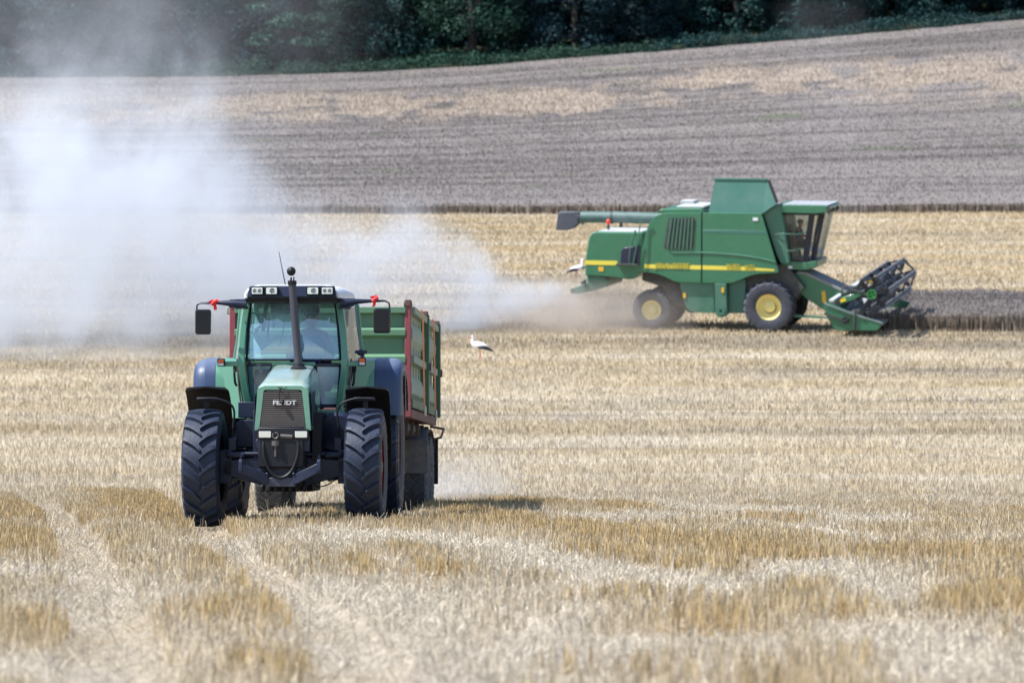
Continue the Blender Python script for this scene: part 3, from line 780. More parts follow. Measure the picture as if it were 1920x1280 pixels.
mb.tube(smooth_path([(0.36, -0.6, 0.6), (0.42, -0.5, 0.50), (0.55, -0.4, 0.52), (0.66, -0.2, 0.6)]), 0.008, 6)
mb.build('hydraulic_hose', M_BLACK, tr)

# boxes and tanks beside the engine
mb = MB()
mb.prism(rounded([(-0.66, 0.98), (-0.66, 1.30), (-0.62, 1.33), (-0.36, 1.33), (-0.36, 0.98)], 0.02), 'y', 0.55, 1.3)
mb.build('tool_box', M_NAVY, tr, 0.012)
mb = MB(); mb.prism([(-0.36, 0.74), (-0.40, 0.80), (-0.40, 1.43), (-0.335, 1.46), (-0.335, 0.74)], 'y', -0.1, 0.5); mb.build('engine_cover', M_NAVY, tr, 0.01)
mb = MB(); mb.box((-0.5, 1.15, 1.46), (0.34, 0.5, 0.2)); mb.build('battery_box', M_NAVY, tr, 0.01)
mb = MB()
mb.loft([[(0.62 + 0.30 * q * math.cos(a), yy, 1.16 + 0.27 * q * math.sin(a)) for a in np.linspace(0, 2 * math.pi, 24)[:-1]] for yy, q in ((0.42, 0.82), (0.45, 0.95), (0.5, 1.0), (1.5, 1.0), (1.55, 0.9))])
mb.build('fuel_tank', M_NAVY, tr)
mb = MB(); mb.box((0.4, 0.35, 1.12), (0.12, 1.0, 0.6)); mb.box((0.78, 0.7, 1.0), (0.08, 0.1, 0.16)); mb.tube([(0.80, 0.5, 0.95), (0.80, 0.5, 1.15), (0.86, 0.5, 1.18)], 0.02); mb.box((0.62, 0.95, 0.85), (0.5, 0.9, 0.12))
mb.build('tank_bracket', M_DARK, tr, 0.008)
mb = MB(); mb.box((-0.62, 0.95, 0.88), (0.44, 0.9, 0.16)); mb.box((-0.66, 0.35, 0.79), (0.05, 0.3, 0.4))
for k in range(3): mb.box((-0.66, 0.35, 0.62 + 0.17 * k), (0.3, 0.22, 0.03))
mb.build('step', M_DARK, tr, 0.008)

# front mudguards
for s in (-1, 1):
    mb = MB(); cx = s * 1.005; secs = []
    for i, a in enumerate(np.linspace(R(97), R(188), 16)):
        for_ = []
        r = 0.985; yy, zz = -r * math.cos(a), 0.735 + r * math.sin(a)
        e = 0.02 if i in (0, 15) else 0
        wd = 0.275 - e
        n_ = (-math.cos(a), math.sin(a))
        lip = 0.05
        prof = [(-wd, 0.0), (-wd + 0.02, 0.02), (0, 0.035), (wd - 0.02, 0.02), (wd, 0.0), (wd, -0.012), (0, 0.018), (-wd, -0.012)]
        secs.append([(cx + u, yy + n_[0] * v, zz + n_[1] * v) for u, v in prof])
    mb.loft(secs)
    g = mb.build('front_mudguard', M_BLACK, tr)
    mb = MB()
    x_in = cx - s * 0.34
    mb.tube(smooth_path([(cx + s * 0.1, 0.0, 1.585), (cx - s * 0.12, 0.0, 1.59), (x_in + s * 0.04, 0.02, 1.53), (x_in - s * 0.02, 0.04, 1.42), (x_in, 0.04, 1.2), (x_in + s * 0.02, 0.02, 0.86)]), 0.015, 8)
    mb.box((cx - s * 0.02, 0.03, 1.585), (0.26, 0.06, 0.045)); mb.box((cx - s * 0.01, 0.06, 1.53), (0.06, 0.04, 0.12))
    mb.build('bracket', M_DARK, g, 0.004)

# rear wings: green inside, blue plastic outside
def arch(yf):   # side view of the wing: front edge down, rounded over the tyre
    return [(1.80, 1.40), (1.83, 1.75), (1.90, 1.98), (2.06, 2.09), (2.35, 2.14), (2.9, 2.15), (3.45, 2.08), (3.85, 1.85), (4.0, 1.5)]
AR = smooth_path([(0, a, b_) for a, b_ in arch(0)], 4)
def wing(xs, name, m, zoff):
    mb = MB(); secs = []
    for i, p in enumerate(AR):
        d = (AR[min(i + 1, len(AR) - 1)] - AR[max(i - 1, 0)]).normalized(); n_ = Vector((0, -d.z, d.y))
        if n_.z < -0.2: n_ = -n_
        top = [(x, p.y - n_.y * dz + 0, p.z - n_.z * dz) for x, dz in xs]
        bot = [(x, p.y - n_.y * (dz + 0.025), p.z - n_.z * (dz + 0.025)) for x, dz in reversed(xs)]
        secs.append(top + bot)
    mb.loft(secs)
    return mb.build(name, m, tr, smooth=40)
for s in (-1, 1):
    o_ = 1.375 if s > 0 else 1.345
    j_ = 1.05 if s < 0 else 1.02
    wing([(s * 0.70, -0.004), (s * (j_ - 0.004), -0.004)], 'rear_wing', M_GREEN, 0)
    b_ = wing([(s * j_, -0.008), (s * (j_ + 0.13), -0.010), (s * (j_ + 0.135), -0.004), (s * (o_ - 0.12), 0.0), (s * (o_ - 0.05), 0.025), (s * (o_ - 0.012), 0.07), (s * o_, 0.14), (s * o_, 0.20)], 'wing_extension', M_FENDER, 0)
mb = MB(); mb.prism([(2.35, 1.3), (2.3, 1.62), (2.2, 1.9), (2.42, 1.92), (2.6, 1.5)], 'x', 1.385, 1.40); mb.build('mud_flap', M_BLACK, tr)

# cab: green pillars, glass, white roof
YB = 1.42                 # cross-section of the windscreen foot
LP = [TP(463, 566, 1.62), TP(457, 600, 1.56), TP(453, 640, 1.48), TP(452, 682, 1.42), TP(458, 725, 1.46), TP(467, 770, 1.52), TP(472, 800, 1.58)]
RP = [TP(636, 566, 1.62), TP(641, 600, 1.56), TP(645.5, 640, 1.48), TP(647, 682, 1.42), TP(642, 725, 1.46), TP(635, 775, 1.52), TP(630, 800, 1.58)]
cabf = MB()
for P_, s in ((LP, -1), (RP, 1)):
    pp = smooth_path(P_, 3); wz = 0.048; secs = []
    for p in pp:
        secs.append([(p.x - s * wz, p.y - 0.03, p.z), (p.x + s * wz * 0.6, p.y - 0.045, p.z), (p.x + s * wz, p.y + 0.02, p.z), (p.x + s * wz * 0.9, p.y + 0.08, p.z), (p.x - s * wz, p.y + 0.05, p.z)])
    cabf.loft(secs)
# rear (B) pillars splay outwards behind the doors
BR = [TP(669, 570, 2.45), TP(675, 640, 2.42), TP(681, 690, 2.4), TP(676, 760, 2.4)]
for s in (1, -1):
    pp = smooth_path([(s * abs(p.x), p.y, p.z) for p in BR], 3)
    cabf.loft([[(p.x - 0.03, p.y - 0.04, p.z), (p.x + 0.03, p.y - 0.04, p.z), (p.x + 0.03, p.y + 0.05, p.z), (p.x - 0.03, p.y + 0.05, p.z)] for p in pp])
    cabf.bar((s * 0.62, 3.15, 2.86), (s * 0.70, 3.15, 1.9), 0.07, 0.07, (0, 1, 0))
    a = TP(655, 682, 1.4); cabf.box((s * 0.78, 1.42, a.z), (0.28, 0.06, 0.062))            # indicator arm
    # door sill
    cabf.bar((s * 0.60, 1.5, 1.42), (s * 0.74, 2.5, 1.42), 0.06, 0.12)
zc = TP(550, 677, YB).z
cabf.box((0, YB + 0.05, 1.40), (1.2, 0.07, 0.12)); cabf.box((0, YB + 0.01, zc - 0.035), (0.56, 0.06, 0.05))
cabf.box((0, 3.15, 1.86), (1.4, 0.06, 0.1)); cabf.box((0, 3.15, 2.87), (1.3, 0.06, 0.08))
cabf.build('cab_frame', M_GREEN, tr, 0.008)
# green lower panels between door sill and wing
for s in (-1, 1):
    mb = MB()
    mb.add([(s * 0.64, 1.62, 1.36), (s * 1.02, 1.86, 1.36), (s * 1.02, 1.92, 2.1), (s * 0.78, 1.72, 2.1)], [(0, 1, 2, 3)])
    mb.add([(s * 0.64, 1.66, 1.36), (s * 1.02, 1.90, 1.36), (s * 1.02, 1.96, 2.1), (s * 0.78, 1.76, 2.1)], [(3, 2, 1, 0)])
    mb.add([(s * 0.64, 1.62, 1.36), (s * 1.02, 1.86, 1.36), (s * 1.02, 1.90, 1.36), (s * 0.64, 1.66, 1.36)], [(0, 1, 2, 3)])
    mb.build('cab_side_panel', M_GREEN, tr)
for s in (-1, 1):
    mb = MB(); mb.tube(smooth_path([(s * 0.765, 1.60, 1.98), (s * 0.775, 1.56, 1.95), (s * 0.765, 1.56, 1.82), (s * 0.75, 1.60, 1.78)]), 0.016, 8); mb.box((s * 0.77, 1.62, 2.0), (0.05, 0.05, 0.09)); mb.build('door_handle', M_BLACK, tr)
    mb = MB(); mb.tube(smooth_path([(s * 0.735, 1.5, 2.12), (s * 0.71, 1.55, 1.7), (s * 0.66, 1.60, 1.38)]), 0.012, 8); mb.build('grab_rail', M_STEEL, tr)

G_SCREEN = glass('windscreen_glass', (0.80, 0.94, 0.96), 0.34, 0.03, 0.34, (0.42, 0.74, 0.92))  # cyan film paints the sky's reflection into the pane
G_SIDE = glass('cab_glass', (0.62, 0.74, 0.80), 0.14, 0.05, 0.5, (0.24, 0.38, 0.50))
G_DUST_SKY = glass('dust_sky_cab_glass', (0.6, 0.72, 0.78), 0.25, 0.10, 0.95, (0.72, 0.88, 0.94))  # film is dust plus sky reflection painted in as pale cyan
M_SEAL = mat('window_seal', (0.02, 0.025, 0.06), 0.5)
def pane(name, poly, gmat, seal=0.025, parent=tr, off=0.0, k=4, r=0.05, yfun=None, nsub=1):
    """pane bounded by an outline on the cab's skin, with a dark rubber border"""
    mb = MB(); pr = rounded(poly, r, k)
    cxy = (sum(p[0] for p in pr) / len(pr), sum(p[1] for p in pr) / len(pr))
    V3 = lambda u, v, d=0.0: (u, yfun(u, v) + d, v)
    inner = []
    for u, v in pr:
        d = Vector((cxy[0] - u, cxy[1] - v)); q = d.normalized() * seal * 1.35; inner.append((u + q.x, v + q.y))
    mb.loft([[V3(u, v, -0.008) for u, v in pr], [V3(u, v, -0.012) for u, v in inner], [V3(u, v, 0.012) for u, v in inner], [V3(u, v, 0.02) for u, v in pr]], ring=True)
    o = mb.build(name, M_SEAL, parent)
    g = MB(); n = len(inner); rings = []
    for q in (1.0, 0.66, 0.33):
        rings.append([V3(cxy[0] + (u - cxy[0]) * q, cxy[1] + (v - cxy[1]) * q) for u, v in inner])
    g.loft(rings, cap=False); o0 = len(g.v); g.v.append(V3(*cxy))
    for j in range(n): g.f.append([2 * n + j, 2 * n + (j + 1) % n, o0]); g.mi.append(0)
    g.build('glass', gmat, o, smooth=60)
    return o
ysc = lambda u, v: 1.40 + 0.10 * (u / 0.6) ** 2 + 0.20 * max(0, (v - 2.1)) ** 1.2 * 1.2
q = lambda px, py, yl: (TP(px, py, yl).x, TP(px, py, yl).z)
pane('windscreen', [q(467, 563, 1.62), q(631, 563, 1.62), q(637, 610, 1.53), q(641, 676, 1.46), q(459, 676, 1.46), q(462, 610, 1.53)], G_SCREEN, 0.03, yfun=ysc, r=0.03)
ylw = lambda u, v: 1.42 + 0.10 * (u / 0.6) ** 2 + 0.12 * (2.1 - v)
pane('lower_window', [q(461, 681, 1.45), q(512, 681, 1.42), q(484, 762, 1.5), q(468, 762, 1.5)], G_SIDE, 0.03, yfun=ylw, r=0.03)
pane('lower_window', [q(590, 681, 1.42), q(639, 681, 1.45), q(633, 764, 1.5), q(599, 764, 1.5)], G_DUST_SKY, 0.035, yfun=ylw, r=0.03)
# door glass on both sides, rear window
for s in (-1, 1):
    f = [Vector((s * abs(p.x), p.y, p.z)) for p in RP]; r_b = [Vector((s * abs(p.x), p.y, p.z)) for p in BR]
    mb = MB()
    A_ = [f[0] + Vector((s * .02, .09, -.05)), f[2] + Vector((s * .02, .09, 0)), f[3] + Vector((s * .02, .09, 0))]
    B_ = [r_b[0] + Vector((0, -.06, -.05)), r_b[1] + Vector((0, -.06, 0)), r_b[2] + Vector((0, -.06, 0))]
    mb.loft([A_, [(a + b_) / 2 + Vector((s * 0.02, 0, 0)) for a, b_ in zip(A_, B_)], B_], closed=False, cap=False)
    d_ = mb.build('door_window', glass('door_glass', (0.5, 0.55, 0.6), 0.10, 0.05, 0.55, (0.33, 0.35, 0.38)), tr)
    mb = MB(); A2 = [f[3] + Vector((s * .02, .09, -0.02)), f[4] + Vector((s * .02, .09, 0)), f[5] + Vector((s * .02, .09, 0))]; B2 = [r_b[2] + Vector((0, -.06, -0.02)), r_b[2] + Vector((-s * .01, -.06, -.25)), r_b[3] + Vector((0, -.06, 0.1))]
    mb.loft([A2, B2], closed=False, cap=False); mb.build('door_window', G_SIDE, tr)
mb = MB(); mb.add([(-0.66, 3.15, 1.92), (0.66, 3.15, 1.92), (0.6, 3.15, 2.82), (-0.6, 3.15, 2.82)], [(0, 1, 2, 3)]); mb.build('rear_window', glass('rear_glass', (0.82, 0.92, 0.92), 0.03), tr)
# roof
zr0, zr1 = TP(550, 559, 1.3).z, TP(550, 535, 1.3).z
mb = MB()
def roof_sec(yl, hw, z0, z1, ch): return [(-hw, yl, z0), (-hw, yl, z0 + 0.05), (-hw + 0.03, yl, z1 - ch), (-hw + 0.09, yl, z1 - 0.02), (-hw + 0.2, yl, z1), (hw - 0.2, yl, z1), (hw - 0.09, yl, z1 - 0.02), (hw - 0.03, yl, z1 - ch), (hw, yl, z0 + 0.05), (hw, yl, z0)]
secs = [roof_sec(1.16, 0.60, zr0 + 0.0, zr1 - 0.005, 0.07), roof_sec(1.22, 0.62, zr0, zr1 + 0.006, 0.07), roof_sec(1.75, 0.66, zr0, zr1 + 0.018, 0.05), roof_sec(2.7, 0.72, zr0 + 0.01, zr1 + 0.015, 0.05), roof_sec(3.25, 0.69, zr0 + 0.02, zr1 - 0.01, 0.05)]
mb.loft(secs)
rf = mb.build('roof', M_WHITE, tr, 0.0, smooth=35)
mb = MB()
a, b_ = 0.575, 0.545
mb.loft([[(-a, 1.15, zr0 - 0.005), (a, 1.15, zr0 - 0.005), (b_, 1.15, zr1 - 0.012), (-b_, 1.15, zr1 - 0.012)], [(-a, 1.06, zr0 + 0.01), (a, 1.06, zr0 + 0.01), (b_, 1.10, zr1 - 0.016), (-b_, 1.10, zr1 - 0.016)]])
vi = mb.build('visor', M_NAVY, rf, 0.01)
mb = MB(); mb.box((0, 1.40, zr0 - 0.03), (1.14, 0.42, 0.05)); mb.box((0, 1.3, zr0 - 0.012), (1.18, 0.3, 0.02)); mb.build('visor_underside', M_BLACK, rf)
for px in (482, 509, 586.5, 613.5):
    p = TP(px, 545, 1.05)
    mb = MB(); mb.prism(rounded([(p.x - 0.082, p.z - 0.055), (p.x + 0.082, p.z - 0.055), (p.x + 0.082, p.z + 0.055), (p.x - 0.082, p.z + 0.055)], 0.012), 'y', 1.03, 1.09)
    wl = mb.build('work_light', M_BLACK, tr)
    mb = MB(); mb.prism(rounded([(p.x - 0.068, p.z - 0.042), (p.x + 0.068, p.z - 0.042), (p.x + 0.068, p.z + 0.042), (p.x - 0.068, p.z + 0.042)], 0.012), 'y', 1.02, 1.035)
    if px in (482, 613.5):
        mb.cur = 1
        for dx in (-0.032, 0.032): mb.lathe([(0.026, 1.016), (0.022, 1.012), (0.0, 1.017)], 14, 'y', Matrix.Translation((p.x + dx, 0, p.z - 0.002)))
    else:
        mb.cur = 1; mb.lathe([(0.034, 1.016), (0.028, 1.010), (0.0, 1.016)], 16, 'y', Matrix.Translation((p.x + 0.008, 0, p.z)))
    mb.build('lens', [M_LENS, mat('reflector', (0.3, 0.31, 0.33), 0.1, metal=0.9)], wl)

# mirrors on long arms, with red ribbons tied on
for s, hx, pts in ((-1, (366, 395, 580, 627), [(462, 571), (440, 569), (425, 568), (408, 567.5), (376, 568), (369, 572), (368.5, 583)]), (1, (700.5, 732, 578, 624.5), [(637, 568), (655, 567), (668, 565), (695, 564), (722, 564), (729.5, 568), (730.5, 580)])):
    mb = MB(); rr2 = [0.055, 0.05, 0.035, 0.022, 0.012, 0.012, 0.012]
    mb.tube([TP(a, b_, 1.28) for a, b_ in pts], rr2, 8)
    p = TP(pts[1][0], pts[1][1], 1.30); mb.box(tuple(p), (0.12, 0.08, 0.10)); p0 = TP(pts[0][0] + s * 9, 568, 1.4); mb.box((p0.x, 1.38, p0.z + 0.03), (0.16, 0.2, 0.03)); mb.box((p0.x, 1.38, p0.z - 0.06), (0.16, 0.2, 0.03))
    ar = mb.build('mirror_arm', M_NAVY, tr, smooth=45)
    a, b_ = TP(hx[0], hx[2], 1.28), TP(hx[1], hx[3], 1.28)
    poly = rounded([(a.x, b_.z), (b_.x, b_.z), (b_.x + 0.005, a.z), (a.x, a.z)], 0.035)
    mb = MB(); mb.loft([[(u, 1.30, v) for u, v in poly], [(u * 1, 1.24, v) for u, v in poly], [((a.x + b_.x) / 2 + (u - (a.x + b_.x) / 2) * 0.86, 1.20, (a.z + b_.z) / 2 + (v - (a.z + b_.z) / 2) * 0.9) for u, v in poly]])
    mi = mb.build('mirror', M_BLACK, tr, smooth=50)
    px, py = ((402, 567) if s < 0 else (704, 561))
    c = TP(px, py, 1.25); mb = MB(); random.seed(5 + s)
    mb.tube([c + Vector((-0.035, -0.02, -0.03)), c + Vector((0.0, -0.035, 0.01)), c + Vector((0.03, -0.02, 0.02))], 0.022, 8)
    for k in range(7):
        ang = R(random.uniform(-10, 190)); l = random.uniform(0.045, 0.09)
        d = Vector((math.cos(ang) * l, random.uniform(-0.03, 0.03), math.sin(ang) * l * 0.7)); n_ = Vector((-math.sin(ang), 0.3, math.cos(ang))) * 0.014
        m_ = c + d * 0.5 + Vector((0, 0, 0.015))
        mb.loft([[c + n_ * .6, c - n_ * .6, c - n_ * .6 + Vector((0, 0.004, 0)), c + n_ * .6 + Vector((0, 0.004, 0))], [m_ + n_ * 1.4, m_ - n_ * 1.2, m_ - n_ * 1.2 + Vector((0, .004, 0)), m_ + n_ * 1.4 + Vector((0, .004, 0))], [c + d + n_ * .6, c + d - n_ * .6, c + d - n_ * .6 + Vector((0, .004, 0)), c + d + n_ * .6 + Vector((0, .004, 0))]])
    d = Vector((-0.02 * s, -0.02, -0.10)); mb.loft([[c + Vector((-.02, -.03, 0)), c + Vector((.02, -.03, 0)), c + Vector((.02, -.026, 0)), c + Vector((-.02, -.026, 0))], [c + d + Vector((-.025, 0, 0)), c + d + Vector((.015, 0, .01)), c + d + Vector((.015, .004, .01)), c + d + Vector((-.025, .004, 0))]])
    mb.build('ribbon', M_RIB, ar, smooth=60)

# exhaust stack with its rain cap, aerial, indicators
mb = MB()
pts = [TP(560, 687, 0.85), TP(558, 660, 0.85), TP(552, 590, 0.85), TP(547.5, 531, 0.85)]
mb.tube([pts[0] - Vector((0, 0, 0.02)), pts[0], pts[1], pts[2], pts[3]], [0.052, 0.05, 0.05, 0.05, 0.05], 16)
ex = mb.build('exhaust_pipe', M_PIPE, tr)
mb = MB(); p = pts[0] - Vector((0, 0, 0.015)); mb.lathe([(0.10, -0.05), (0.105, 0.0), (0.075, 0.02), (0.07, 0.05), (0.052, 0.055)], 20, 'z', Matrix.Translation(p)); mb.build('pipe_collar', M_DARK, ex)
mb = MB(); p = pts[3]; mb.lathe([(0.0, 0.035), (0.055, 0.035), (0.058, 0.0), (0.055, -0.02)], 18, 'z', Matrix.Translation(p))
mb.tube([p + Vector((-0.015, 0, 0.02)), p + Vector((-0.012, 0, 0.075))], 0.012); mb.tube([p + Vector((0.02, 0, 0.03)), p + Vector((0.022, 0, 0.085))], 0.008)
b0 = TP(545.8, 508.5, 0.85); mb.sphere(tuple(b0), 0.058, 16, 12)
mb.build('rain_cap', M_BLACK, ex)
mb = MB(); mb.tube([TP(535, 535, 1.9), TP(529, 505, 1.9), TP(522.5, 472, 1.9)], [0.008, 0.006, 0.004], 6); mb.build('aerial', M_BLACK, tr)
for s, px in ((-1, 414.5), (1, 679)):
    p = TP(px, 679.5 if s < 0 else 678, 1.33)
    mb = MB(); mb.prism(rounded([(p.x - 0.046, p.z - 0.05), (p.x + 0.046, p.z - 0.05), (p.x + 0.046, p.z + 0.05), (p.x - 0.046, p.z + 0.05)], 0.01), 'y', 1.31, 1.40); ind = mb.build('indicator', M_BLACK, tr)
    mb = MB(); mb.box((p.x, 1.303, p.z + 0.016), (0.07, 0.02, 0.05)); mb.build('orange_lens', M_ORANGE, ind, 0.003)
    mb = MB(); mb.box((p.x, 1.303, p.z - 0.026), (0.07, 0.02, 0.03)); mb.build('clear_lens', M_WLENS, ind, 0.003)
p = TP(677, 661, 1.5); mb = MB(); mb.sphere(tuple(p), 0.05, 10, 8, (1.2, 0.9, 0.8)); mb.box((p.x + 0.02, p.y, p.z - 0.03), (0.03, 0.04, 0.09)); mb.box((p.x, p.y, p.z + 0.01), (0.16, 0.05, 0.04)); mb.build('door_hinge', M_NAVY, tr)

# inside the cab: floor, seat, steering wheel, levers, rear column
M_SEAT = mat('seat_cloth', (0.03, 0.04, 0.08), 0.9)
mb = MB(); mb.box((0, 2.3, 1.43), (1.2, 1.6, 0.06)); mb.box((0, 1.62, 1.7), (0.34, 0.26, 0.5)); mb.box((-0.45, 2.5, 1.75), (0.2, 0.9, 0.5)); mb.build('cab_interior', M_DARK, tr, 0.02)
mb = MB(); mb.box((0.16, 2.42, 1.78), (0.52, 0.5, 0.14)); mb.box((0.16, 2.70, 2.12), (0.5, 0.14, 0.62)); mb.box((0.16, 2.45, 1.6), (0.34, 0.34, 0.24)); mb.build('seat', M_SEAT, tr, 0.04)
mb = MB(); cw = Vector((0.13, 1.94, 2.10)); Mw = Matrix.Translation(cw) @ Matrix.Rotation(R(-35), 4, 'X')
mb.tube([Mw @ Vector((0.2 * math.cos(a), 0.2 * math.sin(a), 0)) for a in np.linspace(0, 2 * math.pi, 25)], 0.016, 8)
for k in range(3): a = R(90 + 120 * k); mb.tube([cw, Mw @ Vector((0.2 * math.cos(a), 0.2 * math.sin(a), 0))], 0.012, 6)
mb.tube([cw, (0.1, 1.68, 1.75)], 0.03, 8); mb.build('steering_wheel', M_BLACK, tr)
mb = MB()
mb.bar(TP(500, 566, 2.0), TP(493, 620, 2.2), 0.05, 0.03, (0, 1, 0)); mb.bar(TP(513, 566, 1.9), TP(513, 615, 1.9), 0.03, 0.02, (0, 1, 0)); mb.tube([TP(535, 587, 1.9), TP(531, 620, 1.8), TP(524, 650, 1.7)], 0.008); mb.tube([TP(504, 596, 2.0), TP(501, 640, 2.0)], 0.014); mb.bar(TP(462, 655, 1.6), TP(545, 655, 1.58), 0.015, 0.02)
p = TP(475, 605, 1.7); mb.tube([p + Vector((0.08 * math.cos(a), 0, 0.13 * math.sin(a))) for a in np.linspace(-2, 2, 16)], 0.009, 6)
mb.box((0.0, 1.8, TP(550, 578, 1.8).z + 0.03), (0.62, 0.3, 0.2))
mb.build('cab_fittings', M_NAVY, tr)
# ------------------------------------------------------------------ trailer
LO = Vector((-2.71, 56.5, 0.0)); LA = R(1.75)
tl = empty('farm_trailer', LO, (R(-0.55), 0, -LA))
tag(tl, 'green drop-side grain trailer with red corner posts hitched behind the tractor', 'trailer')
def LPt(px, py, yl):
    dx, dz = (px - 960) / F, (HOR - py) / F
    sa, ca = math.sin(LA), math.cos(LA)
    t = (yl + LO.y * ca + LO.x * sa) / (dx * sa + ca)
    X, Y, Z = t * dx - LO.x, t - LO.y, HC + dz * t
    return Vector((X * ca - Y * sa, yl, Z))
T_GREEN = mat('weathered_green', (0.09, 0.24, 0.13), 0.5, dirt_tint=(0.2, 0.17, 0.13), damt=0.28, dscale=1.6, var=0.2)
T_SIDE = mat('chalky_green', (0.17, 0.27, 0.19), 0.5, dirt_tint=(0.42, 0.44, 0.40), damt=0.6, dscale=1.2, var=0.25)
T_POST = mat('side_post_green', (0.035, 0.13, 0.07), 0.5, dirt_tint=(0.2, 0.18, 0.14), damt=0.3, dscale=2)
T_RED = mat('faded_red_paint', (0.27, 0.035, 0.055), 0.5, dirt_tint=(0.2, 0.13, 0.11), damt=0.4, dscale=4, var=0.25)
T_RUST = mat('rusty_frame', (0.10, 0.05, 0.045), 0.7, dirt_tint=(0.17, 0.13, 0.11), damt=0.6, dscale=6)
T_RAIL = mat('top_rail_grey_green', (0.2, 0.3, 0.22), 0.5, dirt_tint=(0.4, 0.38, 0.34), damt=0.5, dscale=3)
T_STRAP = mat('orange_strap', (0.85, 0.34, 0.17), 0.7)
HW = 1.27; LEN = 7.0; ZB = 1.51; ZT = 2.97; Y1 = LEN
# front board: sheet with pressed horizontal ribs
mb = MB()
prof = []; zs = [ZB + 0.06]
def rib(z, h=0.10, d=0.07): return [(0.0, z - h / 2 - 0.03), (-d, z - h / 2 + 0.01), (-d, z + h / 2 - 0.01), (0.0, z + h / 2 + 0.035)]
prof = [(0.0, ZB + 0.05)] + rib(1.72) + rib(2.22) + rib(2.60) + [(0.0, 2.87), (-0.075, 2.875), (-0.075, 2.96), (0.0, 2.96), (0.04, 2.96), (0.04, ZB + 0.05)]
mb.loft([[(x, y, z) for y, z in prof] for x in (-HW + 0.06, HW - 0.06)])
mb.build('front_board', T_GREEN, tl, 0.006)
for s in (-1, 1):
    mb = MB(); mb.box((s * (HW - 0.03), 0.0, (ZB + 2.97) / 2 - 0.02), (0.085, 0.12, 2.97 - ZB + 0.14)); mb.prism(rounded([(s * (HW - 0.03) - 0.05, ZB - 0.1), (s * (HW - 0.03) + 0.05, ZB - 0.1), (s * (HW - 0.03) + 0.05, 1.6), (s * (HW - 0.03) - 0.05, 1.6)], 0.01), 'y', -0.085, -0.06)
    p = mb.build('corner_post', T_RED, tl, 0.012)
    mb = MB(); mb.box((s * (HW - 0.03), 0.0, 3.02), (0.09, 0.15, 0.09)); mb.tube([(s * (HW - 0.03) - 0.06, -0.03, 3.0), (s * (HW - 0.03) + 0.06, -0.03, 3.01)], 0.045, 10)
    mb.build('post_latch', T_RUST, p, 0.01)
# drop sides: fluted sheets between green uprights
def side_prof():
    P_ = [(0, ZB + 0.14)]
    for z, h, d in ((1.86, 0.2, 0.055), (2.62, 0.2, 0.06)):
        P_ += [(0, z - h / 2 - 0.1), (d, z - h / 2), (d * 1.05, z + h / 2 - 0.08), (d * 0.4, z + h / 2 + 0.02), (0, z + h / 2 + 0.06)]
    return P_ + [(0, ZT - 0.1)]
ups = [0.06, 3.45, 6.93]
for s in (-1, 1):
    for a, b_ in ((0.1, 3.40), (3.50, 6.88)):
        mb = MB(); pf = side_prof()
        x0 = HW - 0.035
        mb.loft([[(s * (x0 + d), yy, z) for d, z in pf] + [(s * (x0 - 0.03), yy, z) for d, z in reversed(pf)] for yy in np.linspace(a, b_, 2)])
        for z_ in (2.23,): mb.box((s * (x0 + 0.045), (a + b_) / 2, z_), (0.09, b_ - a, 0.10))
        for q_ in np.linspace(a, b_, 6)[1:-1]: mb.box((s * (x0 + 0.006), q_, (ZB + ZT) / 2), (0.012, 0.012, ZT - ZB - 0.3))
        sd = mb.build('side_board', T_SIDE, tl, 0.0, smooth=25)
        mb = MB(); mb.box((s * (x0 + 0.05), (a + b_) / 2, ZT - 0.05), (0.11, b_ - a + 0.06, 0.10)); mb.build('top_rail', T_RAIL, sd, 0.01)
        mb = MB(); mb.box((s * (x0 + 0.035), (a + b_) / 2, ZB + 0.10), (0.07, b_ - a, 0.13)); mb.build('bottom_rail', T_POST, sd, 0.01)
        for k in range(7):
            mb = MB(); yy = a + (b_ - a) * (k + 0.5) / 7; mb.prism([(yy - 0.16, ZB + 0.16), (yy + 0.16, ZB + 0.16), (yy + 0.11, ZB + 0.32), (yy - 0.11, ZB + 0.32)], 'x', s * (x0 + 0.005), s * (x0 + 0.05)); mb.build('stiffener', T_POST, sd)
    for yy in ups[1:]:
        mb = MB(); mb.box((s * (HW + 0.035), yy, (ZB + ZT) / 2 + 0.02), (0.12, 0.17, ZT - ZB + 0.02)); p = mb.build('side_post', T_POST, tl, 0.01)
        mb = MB(); mb.box((s * (HW + 0.03), yy - 0.04, ZT + 0.05), (0.10, 0.16, 0.06)); mb.build('post_cap', T_RUST, p, 0.008); mb = MB(); mb.box((s * (HW + 0.09), yy - 0.02, 2.22), (0.07, 0.08, 0.12)); mb.build('post_latch', T_RUST, p, 0.008)
    # ratchet straps over the load
    for y0, y1 in ((1.35, 1.9), (4.55, 5.1)):
        mb = MB(); pts = [(s * (HW - 0.25), y0 - 0.05, ZT + 0.015), (s * (HW + 0.08), y0, ZT + 0.012), (s * (HW + 0.09), y0 + 0.04, ZT - 0.03)] + [(s * (HW + 0.102), y0 + (y1 - y0) * t, ZT - 0.04 - (ZT - ZB - 0.05) * t) for t in np.linspace(0.05, 1, 5)]
        mb.loft([[(p[0] - s * 0.004, p[1] - 0.025, p[2]), (p[0] + s * 0.017, p[1] - 0.018, p[2] + 0.004), (p[0] + s * 0.019, p[1] - 0.014, p[2] + 0.004), (p[0] - s * 0.002, p[1] - 0.021, p[2])] for p in pts])
        st = mb.build('strap', T_STRAP, tl)
        mb = MB(); mb.box((s * (HW + 0.115), y1, ZB + 0.02), (0.03, 0.10, 0.14), rot=(0.25, 0, 0)); mb.build('buckle', mat('bright_buckle', (0.6, 0.6, 0.6), 0.35, metal=0.5), st, 0.006)
